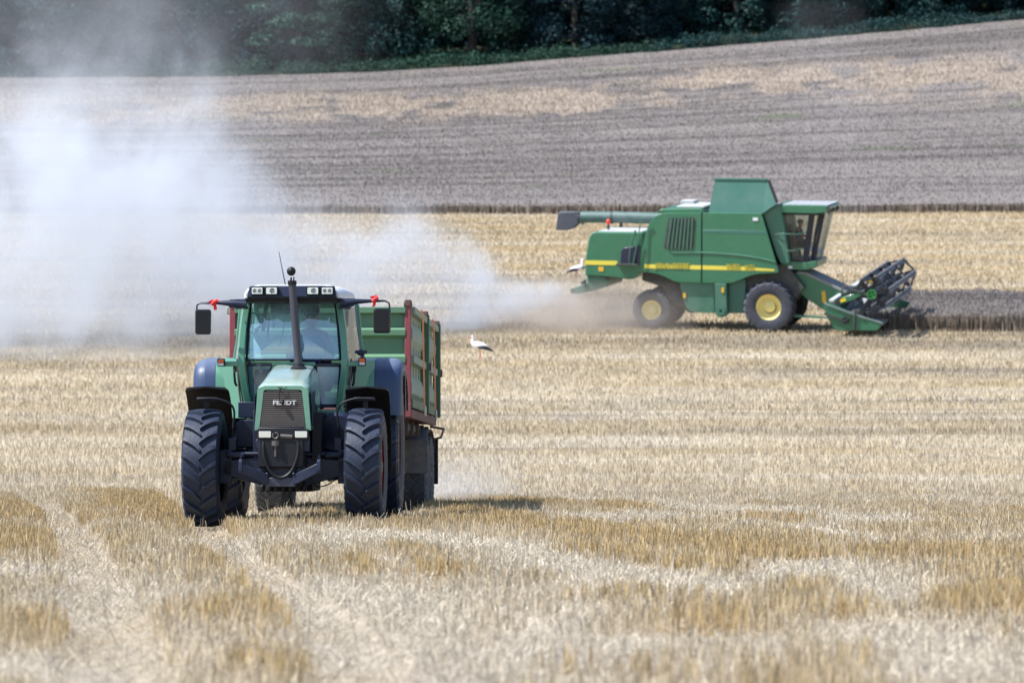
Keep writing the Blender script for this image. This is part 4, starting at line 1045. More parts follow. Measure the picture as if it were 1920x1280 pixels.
mb = MB(); mb.box((0, LEN, (ZB + ZT) / 2), (2 * HW - 0.12, 0.06, ZT - ZB)); mb.build('tailboard', T_GREEN, tl)
mb = MB(); mb.box((0, LEN / 2, ZB + 0.03), (2 * HW - 0.08, LEN - 0.12, 0.06)); mb.build('floor', T_RUST, tl)
# load of grain showing just under the rim
mb = MB(); nx, ny = 12, 24
vs = [(-HW + 0.08 + (2 * HW - 0.16) * i / (nx - 1), 0.1 + (LEN - 0.2) * j / (ny - 1), 2.45 + 0.25 * math.sin(math.pi * j / (ny - 1)) * math.sin(math.pi * i / (nx - 1))) for j in range(ny) for i in range(nx)]
mb.add(vs, [(j * nx + i, j * nx + i + 1, (j + 1) * nx + i + 1, (j + 1) * nx + i) for j in range(ny - 1) for i in range(nx - 1)])
mb.build('grain_load', mat('grain', (0.42, 0.28, 0.12), 0.9, bump=0.6, bscale=90), tl)
# red lower frame, running gear
mb = MB()
for s in (-1, 1): mb.box((s * (HW - 0.02), LEN / 2, ZB - 0.05), (0.09, LEN, 0.13))
mb.box((0, 0.0, ZB - 0.04), (2 * HW - 0.2, 0.12, 0.14))
for k in range(9): mb.box((0, 0.5 + 0.75 * k, ZB - 0.06), (2 * HW - 0.14, 0.07, 0.09))
mb.build('bed_frame', mat('dark_red_frame', (0.11, 0.03, 0.035), 0.6, dirt_tint=(0.16, 0.12, 0.10), damt=0.5, dscale=5), tl, 0.01)
mb = MB()
for s in (-1, 1):
    mb.box((s * 0.42, 3.2, 1.16), (0.12, 6.9, 0.30)); mb.box((s * 1.12, 3.4, 1.29), (0.08, 6.2, 0.10)); mb.box((s * 0.75, 5.2, 1.12), (0.1, 2.4, 0.22))
    for k in range(5): mb.box((s * 1.16, 0.7 + 1.4 * k, 1.27), (0.1, 0.06, 0.2))
for k in range(8): mb.box((0, 0.3 + 0.85 * k, 1.24), (2.2, 0.08, 0.14))
for yy in (4.4, 5.75): mb.tube([(-1.1, yy, 0.60), (1.1, yy, 0.60)], 0.075, 10)
mb.box((0, -0.6, 0.95), (0.22, 2.2, 0.2)); mb.bar((-0.4, 0.6, 1.0), (0, -1.2, 0.8), 0.14, 0.16); mb.bar((0.4, 0.6, 1.0), (0, -1.2, 0.8), 0.14, 0.16); mb.bar((0, -1.2, 0.85), (0, -2.1, 0.78), 0.1, 0.1)
mb.box((0, 0.25, 0.95), (0.9, 0.7, 0.5))
mb.build('chassis', mat('grimy_chassis', (0.05, 0.038, 0.036), 0.7, dirt_tint=(0.16, 0.13, 0.11), damt=0.5, dscale=5), tl, 0.01)
# step bar hanging at the rear corner
mb = MB(); mb.tube([(1.05, 6.3, 1.33), (1.22, 6.3, 1.16), (1.40, 6.35, 1.20), (1.42, 6.9, 1.34), (1.2, 6.9, 1.38)], 0.02, 8); mb.tube([(1.22, 5.5, 1.16), (1.22, 6.9, 1.16)], 0.02, 8); mb.build('step_bar', T_RUST, tl)
tt = tyre_mesh('trailer_tyre', 0.62, 0.44, 0.32, 30, M_TYRE_D, 0.02, 0.05)
trm = rim_mesh('trailer_rim', 0.34, 0.42, mat('trailer_rim_paint', (0.2, 0.07, 0.06), 0.6, dirt_tint=DUST, damt=0.6), M_STEEL)
for yy in (4.4, 5.75):
    for s in (-1, 1): wheel(tl, 'wheel', tt, trm, (s * 1.08, yy, 0.61), s, 0, 0.2 * yy)
for s in (-1, 1):
    mb = MB(); secs = []
    for a in np.linspace(R(20), R(165), 12):
        secs.append([(s * 1.08 + u, 5.05 - 1.38 * math.cos(a), 0.72 + 0.58 * math.sin(a) ** 0.6 + v) for u, v in ((-0.23, 0), (0.23, 0), (0.23, 0.012), (-0.23, 0.012))])
    mb.loft(secs); mb.box((s * 1.12, 3.68, 0.88), (0.42, 0.02, 0.5)); mb.build('mudguard', mat('mudguard_grey', (0.06, 0.065, 0.08), 0.6, dirt_tint=DUST, damt=0.4), tl)
    mb = MB(); mb.box((s * 1.12, 6.5, 0.83), (0.46, 0.015, 0.72)); mb.build('mud_flap', M_BLACK, tl)
# ------------------------------------------------------------------ combine harvester (local x = forward, y = left, z = up; the camera sees its right side)
CS = 53.0
KA = R(14.0); KR = R(6.9)
KX, KY = (1340 - 960) * 141.0 / F, 141.0
kroot = empty('combine_harvester', (KX, KY, gz1(KX, KY)), (0, 0, 0))
_fw = Vector((math.cos(KA), -math.sin(KA), 0)); _up0 = Vector((0, -math.sin(KR), math.cos(KR)))
_fw = (_fw - _up0 * _fw.dot(_up0)).normalized(); _lf = _up0.cross(_fw).normalized()
kroot.rotation_euler = Matrix((_fw, _lf, _up0)).transposed().to_euler()
tag(kroot, 'green combine harvester with yellow wheels cutting wheat and blowing out dust', 'combine harvester')
K = kroot
def U(px): return (px - 1340) / CS / 0.97
def Vv(py): return (624 - py) / CS
def pl(pts): return [(U(a), Vv(b)) for a, b in pts]
J_GREEN = mat('combine_green', (0.016, 0.155, 0.072), 0.35, coat=0.35, dirt_tint=(0.28, 0.28, 0.27), damt=0.13, dscale=0.8)
J_GREEN2 = mat('combine_green_dusty', (0.02, 0.145, 0.085), 0.45, coat=0.1, dirt_tint=(0.26, 0.27, 0.27), damt=0.28, dscale=1.0)
J_DARK = mat('combine_dark', (0.012, 0.02, 0.025), 0.6, dirt_tint=DUST, damt=0.2, dscale=2)
J_YEL = mat('combine_yellow', (0.82, 0.68, 0.06), 0.4, dirt_tint=DUST, damt=0.15, dscale=2)
J_RIM = mat('combine_rim_yellow', (0.88, 0.75, 0.27), 0.42, dirt_tint=(0.6, 0.55, 0.42), damt=0.25, dscale=3)
J_TYRE = mat('combine_tyre', (0.018, 0.023, 0.04), 0.65, dirt_tint=(0.22, 0.22, 0.24), damt=0.25, dscale=3, bump=0.2)
J_TOP = mat('pale_grey_top', (0.40, 0.42, 0.44), 0.7, dirt_tint=(0.42, 0.40, 0.36), damt=0.5, dscale=2)  # pale grey for slabs on upward faces
J_TANK = mat('tank_panel_green', (0.025, 0.14, 0.10), 0.4, dirt_tint=(0.25, 0.27, 0.28), damt=0.22, dscale=0.8)
YN, YF = 0.0, 3.05         # near (right) and far (left) faces of the body

# main body: two side panels each side, belly between
tank = rounded(pl([(1317, 402), (1425, 402), (1458, 512), (1411, 515.5), (1386, 527), (1368, 533.5), (1317, 533.5)]), [0.02, 0.1, 0.1, 0.5, 0.4, 0.3, 0.02])
eng = rounded(pl([(1314.6, 402), (1244, 404), (1226, 411), (1215, 430), (1203, 478), (1202, 501), (1190, 502), (1189, 515.5), (1222, 516), (1245, 522), (1266, 533), (1314.6, 533.5)]), [0.02, 0.2, 0.35, 0.4, 0.4, 0.1, 0.02, 0.05, 0.3, 0.4, 0.4, 0.02])
for y0, y1 in ((YN, YN + 0.10), (YF - 0.10, YF)):
    mb = MB(); mb.prism(tank, 'y', y0, y1); tp = mb.build('tank_side_panel', J_GREEN, K, 0.035, segs=3)
    mb = MB(); mb.prism(eng, 'y', y0, y1); ep = mb.build('engine_side_panel', J_GREEN, K, 0.035, segs=3)
    if y0 == YN: tpn, epn = tp, ep
mb = MB(); mb.prism(pl([(1250, 406), (1424, 406), (1452, 505), (1400, 512), (1380, 525), (1270, 528), (1245, 515), (1208, 508), (1208, 480), (1225, 420)]), 'y', YN + 0.09, YF - 0.09); mb.build('body_core', J_DARK, K)
# styling crease and panel groove
mb = MB(); c_ = [(1318, 425), (1415, 425), (1425, 425)]
mb.prism(pl([(1317.5, 434), (1433, 434), (1435, 440.5), (1317.5, 440.5)]), 'y', YN - 0.006, YN + 0.02); mb.build('panel_groove', J_TANK, tpn, 0.01)
sw = [(1260, 478), (1300, 477), (1340, 477.5), (1390, 481), (1430, 487), (1450, 492)]
mb = MB(); mb.tube(smooth_path([(U(a), YN - 0.003, Vv(b)) for a, b in sw]), [0.028] * 21, 8); mb.build('styling_crease', J_GREEN2, tpn)
# vents on the engine panel
vent = rounded(pl([(1254, 412.5), (1305, 411), (1300, 471.5), (1244.5, 471.5)]), 0.12)
mb = MB(); mb.prism(vent, 'y', YN - 0.008, YN + 0.03); vg = mb.build('vent', J_DARK, epn)
for k in range(7):
    f_ = (k + 0.5) / 7; mb = MB()
    a = (1257 + 45 * f_, 413); b_ = (1249 + 50 * f_, 470.5)
    mb.bar((U(a[0]), YN - 0.02, Vv(a[1])), (U(b_[0]), YN - 0.02, Vv(b_[1])), 0.05, 0.055, (0, 1, 0)); mb.build('vent_slat', J_GREEN2, vg)
# yellow stripes with lettering
for nm, poly, par in (('stripe', [(1210, 500.5), (1314.5, 500.8), (1314.5, 508.5), (1210, 508)], epn), ('stripe', [(1317.3, 500.8), (1390, 501.5), (1449, 505.5), (1449, 508.8), (1317.3, 508.5)], tpn)):
    mb = MB(); mb.prism(pl(poly), 'y', YN - 0.006, YN + 0.01); mb.build(nm, J_YEL, par)
J_LET = mat('lettering_dark', (0.10, 0.16, 0.04), 0.5)
for s_, cx, cy_, wpx, hpx, par in (('JOHN DEERE', 1261, 502.8, 66, 10.5, epn), ('9680i', 1373, 501.6, 26, 9.0, tpn), ('WTS', 1403, 502.6, 19, 8.5, tpn)):
    base = Matrix.Translation((U(cx), YN - 0.014, Vv(cy_))) @ Matrix.Rotation(R(90), 4, 'X')
    o1 = text_mesh(s_, hpx / CS * 1.36, J_LET, 'lettering', par, Matrix.Translation((0, 0, 0)) @ base, bold=0.009, ext=0.003, shear=0.15, width=wpx / CS * 1.02)
    text_mesh(s_, hpx / CS * 1.36, J_YEL, 'lettering', par, Matrix.Translation((0, -0.008, 0)) @ base, bold=-0.002, ext=0.003, shear=0.15, width=wpx / CS)
mb = MB(); mb.box((U(1414), YN - 0.01, Vv(413)), (0.18, 0.02, 0.11)); mb.build('sticker', M_WHITE, tpn)
# rear hood
hood = rounded(pl([(1098.5, 524), (1099, 492), (1105, 454), (1112, 441.5), (1205, 441.5), (1208, 480), (1206, 512), (1190, 531), (1146, 526)]), [0.05, 0.2, 0.5, 0.45, 0.05, 0.05, 0.05, 0.3, 0.3])
mb = MB(); mb.prism(hood, 'y', YN + 0.05, YF - 0.05); rh = mb.build('rear_hood', J_GREEN, K, 0.10, segs=3)
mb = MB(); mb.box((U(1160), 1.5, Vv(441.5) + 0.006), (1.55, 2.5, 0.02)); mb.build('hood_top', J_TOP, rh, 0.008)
mb = MB(); mb.prism(pl([(1098.8, 495.5), (1158.5, 495.5), (1159, 503.5), (1098.6, 503.5)]), 'y', YN + 0.04, YN + 0.06); mb.build('stripe', J_YEL, rh)
mb = MB(); mb.prism(pl([(1123, 507), (1133, 507), (1133, 515.5), (1124, 515.5)]), 'y', YN + 0.035, YN + 0.06); mb.build('sticker', mat('orange_sticker', (0.75, 0.42, 0.03), 0.5), rh)
mb = MB(); mb.prism(rounded(pl([(1167, 475), (1172, 470), (1192, 467), (1192, 500), (1165, 500)]), 0.05), 'y', YN - 0.05, YN + 0.1); mb.prism(pl([(1193.5, 466), (1203, 466), (1202, 500), (1193, 498)]), 'y', YN + 0.0, YN + 0.09); mb.build('service_hatch', mat('hatch_blue_black', (0.018, 0.02, 0.05), 0.4), rh, 0.02)
mb = MB(); mb.box((U(1180), YN - 0.1, Vv(501)), (0.8, 0.35, 0.05)); mb.build('platform', J_DARK, rh)
# hand rails of the rear ladder
mb = MB()
mb.tube(smooth_path([(U(1215), YN - 0.1, Vv(413)), (U(1207), YN - 0.12, Vv(414)), (U(1204), YN - 0.12, Vv(420)), (U(1198), YN - 0.15, Vv(460)), (U(1191), YN - 0.15, Vv(498))]), 0.022, 8)
mb.tube(smooth_path([(U(1193), YN - 0.15, Vv(440)), (U(1187), YN - 0.15, Vv(455)), (U(1183), YN - 0.15, Vv(498)), (U(1191), YN - 0.15, Vv(499))]), 0.02, 8)
mb.tube([(U(1193), YN - 0.05, Vv(437)), (U(1192), YN - 0.05, Vv(446))], 0.04); mb.tube([(U(1193.5), YN, Vv(458)), (U(1193.5), YN, Vv(467))], 0.05)
mb.build('hand_rail', J_GREEN2, K)
# beacon
mb = MB(); mb.tube([(U(1131), 1.0, Vv(440)), (U(1131), 1.0, Vv(431))], 0.05, 10); bc = mb.build('beacon_stem', J_DARK, K)
mb = MB(); mb.sphere((U(1131), 1.0, Vv(425.5)), 0.085, 12, 8, (1, 1, 1.2)); mb.build('lamp', mat('beacon_red', (0.8, 0.05, 0.03), 0.3), bc)
# engine deck behind the tank
mb = MB(); mb.prism(rounded(pl([(1232, 405), (1238, 397), (1310, 395.5), (1316, 400), (1316, 404)]), 0.08), 'y', YN + 0.10, YF - 0.2); ed = mb.build('engine_deck', J_GREEN, K, 0.03)
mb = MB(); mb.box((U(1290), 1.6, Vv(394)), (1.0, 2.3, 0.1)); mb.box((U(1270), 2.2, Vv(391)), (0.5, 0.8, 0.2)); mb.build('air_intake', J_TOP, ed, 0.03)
# unloading auger lying back along the far side
mb = MB()
AX, AZ = -0.47, -0.20
a, b_ = (U(1236) + AX, YF - 0.55, Vv(412) + AZ), (U(1046) + AX, YF - 0.55, Vv(412.5) + AZ)
ang = [a, (U(1150) + AX, YF - 0.55, Vv(411) + AZ), b_]
mb.tube(ang, 0.205, 18); au = mb.build('unloading_auger', mat('auger_green', (0.03, 0.10, 0.075), 0.4, dirt_tint=(0.32, 0.33, 0.36), damt=0.4, dscale=1.2), K)
mb = MB()
for px in (1083, 1145): mb.lathe([(0.20, -0.03), (0.23, -0.03), (0.23, 0.03), (0.20, 0.03)], 20, 'x', Matrix.Translation((U(px) + AX, YF - 0.55, Vv(412) + AZ)), ring=True)
mb.box((U(1162) + AX, YF - 0.55, Vv(424) + AZ), (0.1, 0.1, 0.3)); mb.box((U(1089) + AX, YF - 0.55, Vv(421) + AZ), (0.06, 0.1, 0.2)); mb.build('auger_bracket', J_DARK, au)
sp = [(1083, 401, 0.215), (1060, 401.5, 0.22), (1047, 403, 0.2)]
mb = MB(); yc = YF - 0.55
def sps(p0, p1, w_): return [(U(p[0]) + AX, yc + q_, Vv(p[1]) + AZ) for p, q_ in ((p0, -w_), (p0, w_), (p1, w_), (p1, -w_))]
mb.loft([sps((1085, 401), (1084, 423), 0.2), sps((1066, 401.5), (1074, 433), 0.22), sps((1050, 402), (1062, 437), 0.22), sps((1044, 404), (1040, 437), 0.2)])
mb.build('auger_spout', mat('spout_rubber', (0.05, 0.055, 0.08), 0.6, dirt_tint=(0.2, 0.2, 0.2), damt=0.3), au, 0.03)
# grain tank extension
nb, nt_ = pl([(1327, 403), (1425, 403)]), pl([(1336, 341), (1433, 341)])
mb = MB(); th = 0.05
A = [(nb[0][0], YN + 0.08, nb[0][1]), (nb[1][0], YN + 0.08, nb[1][1]), (nt_[1][0] - 0.04, YN + 0.35, nt_[1][1]), (nt_[0][0], YN + 0.35, nt_[0][1])]
Bf = [(nb[0][0], YF - 0.4, nb[0][1]), (nb[1][0] - 0.35, YF - 0.4, nb[1][1]), (nt_[1][0] - 0.46, YF - 0.75, nt_[1][1] - 0.12), (nt_[0][0], YF - 0.75, nt_[0][1] - 0.12)]
fb = (U(1453), Vv(385))
mb.add(A + Bf, [(0, 1, 2, 3), (7, 6, 5, 4), (0, 3, 7, 4)])
te = mb.build('tank_extension', J_TANK, K, smooth=0)
sm = te.modifiers.new('sheet', 'SOLIDIFY'); sm.thickness = 0.05
mb = MB(); mb.add([A[1], (U(1453), YN + 0.10, Vv(383)), A[2], Bf[1], (U(1453) - 0.45, YF - 0.45, Vv(383)), Bf[2]], [(0, 1, 2), (3, 5, 4), (2, 1 + 0, 1, 4, 5)] if False else [(0, 1, 2), (3, 5, 4), (1, 4, 5, 2)]); fx = mb.build('tank_front_flap', J_TANK, K, smooth=0)
sm = fx.modifiers.new('sheet', 'SOLIDIFY'); sm.thickness = 0.05
mb = MB(); mb.bar((U(1435), YN + 0.33, Vv(341.5)), (U(1452.5), YN + 0.09, Vv(381)), 0.10, 0.06, (0, 1, 0)); mb.build('tank_seal', M_BLACK, fx)
mb = MB()
for p, q_ in ((A[3], A[2]), (A[2], Bf[2]), (Bf[2], Bf[3]), (Bf[3], A[3])): mb.bar((p[0], p[1], p[2] + 0.015), (q_[0], q_[1], q_[2] + 0.015), 0.08, 0.08)
mb.build('rim_bar', J_TANK, te, 0.01)
mb = MB(); mb.box((U(1378), 1.5, Vv(360)), (1.5, 2.0, 0.12)); mb.sphere((U(1382), 1.5, Vv(358)), 0.6, 14, 8, (1, 1.2, 0.35)); mb.build('grain_heap', mat('grain', (0.42, 0.28, 0.12)), te)

# cab
CY0, CY1 = 0.62, 2.42
mb = MB(); mb.prism(pl([(1424, 402), (1452, 385), (1457, 387), (1475, 492), (1474, 496), (1458, 496), (1450, 480)]), 'y', CY0 - 0.35, CY1 + 0.35); cp = mb.build('cab_corner_panel', J_GREEN2, K, 0.04, segs=3)
mb = MB(); mb.prism(rounded(pl([(1450, 401), (1452, 393), (1462, 387), (1540, 387), (1546, 390), (1543, 399), (1520, 402)]), 0.06), 'y', CY0 - 0.32, CY1 + 0.32); cr = mb.build('cab_roof', J_GREEN, K, 0.04)
mb = MB()
for k in range(7):
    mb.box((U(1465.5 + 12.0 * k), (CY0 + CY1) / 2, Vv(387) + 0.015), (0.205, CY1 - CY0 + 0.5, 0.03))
mb.build('roof_panel', mat('pale_roof', (0.36, 0.39, 0.42), 0.5, dirt_tint=DUST, damt=0.2), cr, 0.01)
for k in range(3):
    mb = MB(); mb.box((U(1544), CY0 - 0.2 + 0.9 * k, Vv(396.5)), (0.14, 0.22, 0.13)); mb.build('roof_light', J_DARK, cr, 0.02)
mb = MB(); mb.tube([(U(1540), CY0 - 0.3, Vv(398)), (U(1549), CY0 - 0.32, Vv(404))], 0.02); mb.box((U(1544), CY0 - 0.32, Vv(393)), (0.1, 0.1, 0.2)); mb.build('mirror_bracket', J_DARK, cr, 0.02)
# glass house
C0 = {'tb': (1455, 401), 'tm': (1512, 402), 'tf': (1542, 402), 'bb': (1476, 493), 'bm': (1500, 493), 'bf': (1522, 490)}
def cv(n, y): return (U(C0[n][0]), y, Vv(C0[n][1]))
K_GL = glass('combine_cab_glass', (0.62, 0.68, 0.70), 0.03, 0.04, 0.06, (0.2, 0.26, 0.3))
K_WS = glass('combine_windscreen', (0.62, 0.70, 0.70), 0.08, 0.04, 0.34, (0.32, 0.42, 0.42))
for y_ in (CY0, CY1):
    mb = MB(); mb.add([cv('tb', y_), cv('tm', y_), cv('bm', y_), cv('bb', y_)], [(0, 1, 2, 3)]); mb.build('cab_window', K_GL, K)
for y_, yq in ((CY0, CY0 + 0.55), (CY1, CY1 - 0.55)):
    mb = MB(); mb.add([cv('tm', y_), (U(1541), yq, Vv(402)), (U(1521), yq, Vv(491)), cv('bm', y_)], [(0, 1, 2, 3)]); mb.build('corner_glass', K_WS, K)
mb = MB(); mb.add([(U(1541), CY0 + 0.55, Vv(402)), (U(1544), (CY0 + CY1) / 2, Vv(402)), (U(1541), CY1 - 0.55, Vv(402)), (U(1521), CY1 - 0.55, Vv(491)), (U(1524), (CY0 + CY1) / 2, Vv(491)), (U(1521), CY0 + 0.55, Vv(491))], [(0, 1, 4, 5), (1, 2, 3, 4)]); mb.build('windscreen', K_WS, K)
mb = MB()
for y_ in (CY0, CY1):
    mb.bar(cv('tm', y_), cv('bm', y_), 0.20, 0.12, (0, 1, 0)); mb.bar(cv('tb', y_), cv('bb', y_), 0.08, 0.08, (0, 1, 0)); mb.bar((U(1452), y_, Vv(403.5)), (U(1533), y_, Vv(403.5)), 0.1, 0.10)
    yq = CY0 + 0.5 if y_ == CY0 else CY1 - 0.5
    mb.bar((U(1531), (y_ + yq) / 2, Vv(402)), (U(1513), (y_ + yq) / 2, Vv(492)), 0.11, 0.1, (0, 1, 0))
mb.box((U(1495), (CY0 + CY1) / 2, Vv(492)), (1.1, CY1 - CY0, 0.12)); mb.build('cab_frame', mat('cab_frame_dark', (0.010, 0.014, 0.03), 0.45), K)
mb = MB(); mb.prism(rounded(pl([(1457, 496), (1470, 492), (1500, 494), (1524, 490), (1522, 503), (1503, 508), (1457, 507)]), 0.06), 'y', CY0 - 0.12, CY1 + 0.12); cb = mb.build('cab_base', J_GREEN, K, 0.05, segs=3)
mb = MB(); mb.box((U(1474), CY0 - 0.14, Vv(503)), (0.13, 0.04, 0.09)); mb.build('step_light', M_WHITE, cb)
mb = MB(); mb.tube([(U(1440), CY0 - 0.3, Vv(445)), (U(1456), CY0 - 0.42, Vv(440)), (U(1490), CY0 - 0.38, Vv(440.5)), (U(1502), CY0 - 0.1, Vv(437))], 0.018, 6); mb.tube([(U(1455), CY0 - 0.3, Vv(472)), (U(1480), CY0 - 0.38, Vv(471.5)), (U(1498), CY0 - 0.1, Vv(467))], 0.018, 6); mb.build('cab_rail', J_GREEN2, K)
mb = MB(); mb.box((U(1478), 1.5, Vv(465)), (0.55, 0.6, 0.16)); mb.box((U(1466), 1.5, Vv(447)), (0.16, 0.6, 0.75), rot=(0, -0.2, 0)); mb.tube([(U(1512), 1.5, Vv(492)), (U(1507), 1.5, Vv(462))], 0.05); mb.tube([(U(1507) + 0.17 * math.cos(a), 1.5 + 0.2 * math.sin(a), Vv(460) + 0.1 * math.cos(a)) for a in np.linspace(0, 6.3, 16)], 0.02, 6); mb.build('cab_seat', M_DARK, K, 0.03)

# lower skirts, elevator leg, axle
mb = MB(); mb.prism(rounded(pl([(1273, 533), (1338, 533), (1338, 590), (1298, 590), (1287, 583), (1281, 566)]), [0.02, 0.02, 0.02, 0.3, 0.3, 0.3]), 'y', YN + 0.12, YN + 0.3); mb.build('side_skirt', J_GREEN2, K, 0.03)
mb = MB(); mb.prism(pl([(1362, 531), (1394, 525), (1394, 590), (1362, 591)]), 'y', YN + 0.3, YN + 0.5); mb.build('side_skirt', J_TANK, K, 0.03)
mb = MB(); mb.prism(rounded(pl([(1340, 534), (1361, 534), (1363, 592), (1358, 597), (1346, 597), (1341, 590)]), [0.02, 0.02, 0.15, 0.2, 0.2, 0.15]), 'y', YN - 0.02, YN + 0.35); el = mb.build('elevator_leg', J_GREEN2, K, 0.03)
mb = MB(); mb.lathe([(0.15, -0.05), (0.15, 0.02), (0.06, 0.02), (0.06, -0.05)], 18, 'y', Matrix.Translation((U(1352), YN - 0.03, Vv(585))), ring=True); mb.build('elevator_cover', J_TANK, el)
for px, py in ((1283, 558), (1355, 546)):
    mb = MB(); mb.box((U(px), YN + (0.10 if px < 1300 else -0.03), Vv(py)), (0.09, 0.03, 0.18)); mb.build('sticker', mat('orange_sticker', (0.75, 0.42, 0.03), 0.5), K)
mb = MB(); mb.prism(pl([(1205, 505), (1250, 512), (1268, 525), (1300, 525), (1370, 525), (1390, 513), (1455, 498), (1475, 508), (1500, 540), (1470, 575), (1410, 588), (1290, 592), (1260, 575), (1240, 545), (1200, 532)]), 'y', 0.42, 2.6); mb.tube([(U(1440), 0.2, Vv(578)), (U(1440), 2.9, Vv(578))], 0.22, 12); mb.tube([(U(1221), 0.3, Vv(587)), (U(1221), 2.8, Vv(587))], 0.12, 10); mb.bar((U(1221), 1.5, Vv(587)), (U(1300), 1.5, Vv(560)), 0.4, 0.3); mb.build('under_body', J_DARK, K)
mb = MB(); mb.prism(pl([(1470, 590), (1545, 594), (1545, 597), (1470, 595)]), 'y', 0.3, 0.5); mb.build('lower_pipe', J_GREEN2, K)
# straw chopper and spreader at the tail
mb = MB(); mb.prism(pl([(1099, 524), (1140, 526), (1138, 545), (1106, 555), (1078, 560), (1075, 548), (1100, 540)]), 'y', 0.25, 2.8); sc_ = mb.build('straw_chopper', J_GREEN2, K, 0.03)
mb = MB(); mb.prism(pl([(1066, 552), (1077, 549), (1079, 560), (1068, 560)]), 'y', 0.4, 2.6); mb.tube([(U(1090), 0.2, Vv(540)), (U(1097), 0.15, Vv(534)), (U(1098), 0.15, Vv(545))], 0.06); mb.box((U(1137), 0.25, Vv(530)), (0.12, 0.06, 0.1)); mb.tube([(U(1092), 0.12, Vv(510)), (U(1106), 0.12, Vv(507))], 0.04); mb.build('spreader', J_DARK, sc_)

# wheels: turned about the machine's cross axis
def cwheel(name, tm, rm, x, y, z, outer):
    e = empty(name, (x, y, z), (0, 0, math.pi / 2), K)      # local x of the wheel = cross axis
    ty = bpy.data.objects.new('tyre', tm); C.objects.link(ty); ty.parent = e; ty.rotation_euler = (0.1, 0, 0)
    ri = bpy.data.objects.new('rim', rm); C.objects.link(ri); ri.parent = e; ri.rotation_euler = (0, 0, 0 if outer > 0 else math.pi)
cft = tyre_mesh('combine_front_tyre', 0.915, 0.72, 0.47, 20, J_TYRE, 0.055, 0.06); cfr = rim_mesh('combine_front_rim', 0.49, 0.70, J_RIM, J_RIM)
crt = tyre_mesh('combine_rear_tyre', 0.715, 0.50, 0.37, 18, J_TYRE, 0.04, 0.05); crr = rim_mesh('combine_rear_rim', 0.39, 0.49, J_RIM, J_RIM)
for s, y_ in ((-1, 0.30), (1, 2.75)): cwheel('front_wheel', cft, cfr, U(1439), y_, 0.90, s)
for s, y_ in ((-1, 0.35), (1, 2.70)): cwheel('rear_wheel', crt, crr, U(1221.5), y_, 0.70, s)

# feeder house
mb = MB()
mb.prism(pl([(1480, 513), (1500, 516), (1575, 549), (1562, 592), (1545, 590), (1497, 560), (1480, 540)]), 'y', 0.75, 2.3); fh = mb.build('feeder_house', J_GREEN, K, 0.03)
mb = MB(); mb.prism(pl([(1486, 511.5), (1502, 513.5), (1571, 545.5), (1575, 548), (1573, 550.5), (1500, 517.5), (1482, 515)]), 'y', 0.72, 2.33); mb.build('feeder_top', mat('feeder_dusty_top', (0.2, 0.2, 0.21), 0.7, dirt_tint=(0.36, 0.34, 0.31), damt=0.7, dscale=2), fh)
mb = MB(); mb.prism(pl([(1529, 548), (1536, 548), (1538, 569), (1531, 569)]), 'y', 0.73, 0.76); mb.build('sticker', mat('orange_sticker', (0.75, 0.42, 0.03), 0.5), fh)
# header: trough between end plates, reel in front (local y runs along the cutter bar)
HY0, HY1 = -1.2, 5.4
hd = empty('header', (0.14, 0, 0.15), (R(1.5), 0, 0), K)
for y_ in (HY0, HY1):
    mb = MB()
    mb.prism(rounded(pl([(1545, 586), (1555, 567), (1578, 578), (1616, 592), (1648, 603), (1640, 616), (1563, 617)]), [0.1, 0.05, 0.05, 0.05, 0.03, 0.1, 0.2]), 'y', y_, y_ + 0.06); ep_ = mb.build('end_plate', J_GREEN, hd, 0.02)
    mb = MB(); mb.bar((U(1544), y_ + 0.03, Vv(568)), (U(1617), y_ + 0.03, Vv(593.5)), 0.14, 0.05); mb.bar((U(1617), y_ + 0.03, Vv(593)), (U(1649), y_ + 0.03, Vv(602.5)), 0.10, 0.04); mb.build('edge_rail', mat('edge_rail_grey', (0.2, 0.24, 0.24), 0.4), ep_)
mb = MB()
mb.bar((U(1544), HY0 - 0.03, Vv(587)), (U(1583), HY0 - 0.03, Vv(599)), 0.06, 0.08); mb.lathe([(0.12, -0.04), (0.12, 0.02), (0.05, 0.02), (0, 0.02)], 14, 'y', Matrix.Translation((U(1583), HY0 - 0.03, Vv(598)))); mb.bar((U(1575), HY0 - 0.04, Vv(603)), (U(1592), HY0 - 0.04, Vv(590)), 0.05, 0.06); mb.tube([(U(1600), HY0 - 0.03, Vv(578)), (U(1598), HY0 - 0.03, Vv(615))], 0.04); mb.build('drive_linkage', J_DARK, hd)
mb = MB(); bk = pl([(1547, 586), (1556, 566), (1562, 566), (1556, 590), (1566, 606), (1590, 611), (1636, 613), (1636, 616), (1564, 617)])
mb.prism(bk, 'y', HY0 + 0.05, HY1); mb.build('trough', mat('trough_grey', (0.16, 0.19, 0.18), 0.5, dirt_tint=DUST, damt=0.4), hd)
mb = MB(); mb.box((U(1557), (HY0 + HY1) / 2, Vv(563)), (0.18, HY1 - HY0, 0.10)); mb.build('top_beam', mat('pale_beam', (0.45, 0.5, 0.5), 0.5, dirt_tint=DUST, damt=0.3), hd, 0.02)
mb = MB(); mb.tube([(U(1584), HY0 + 0.1, Vv(600)), (U(1584), HY1 - 0.1, Vv(600))], 0.2, 14)
mb.build('feed_auger', J_DARK, hd)
RC = (U(1634) - 0.1, Vv(553) + 0.07); RR = 0.60
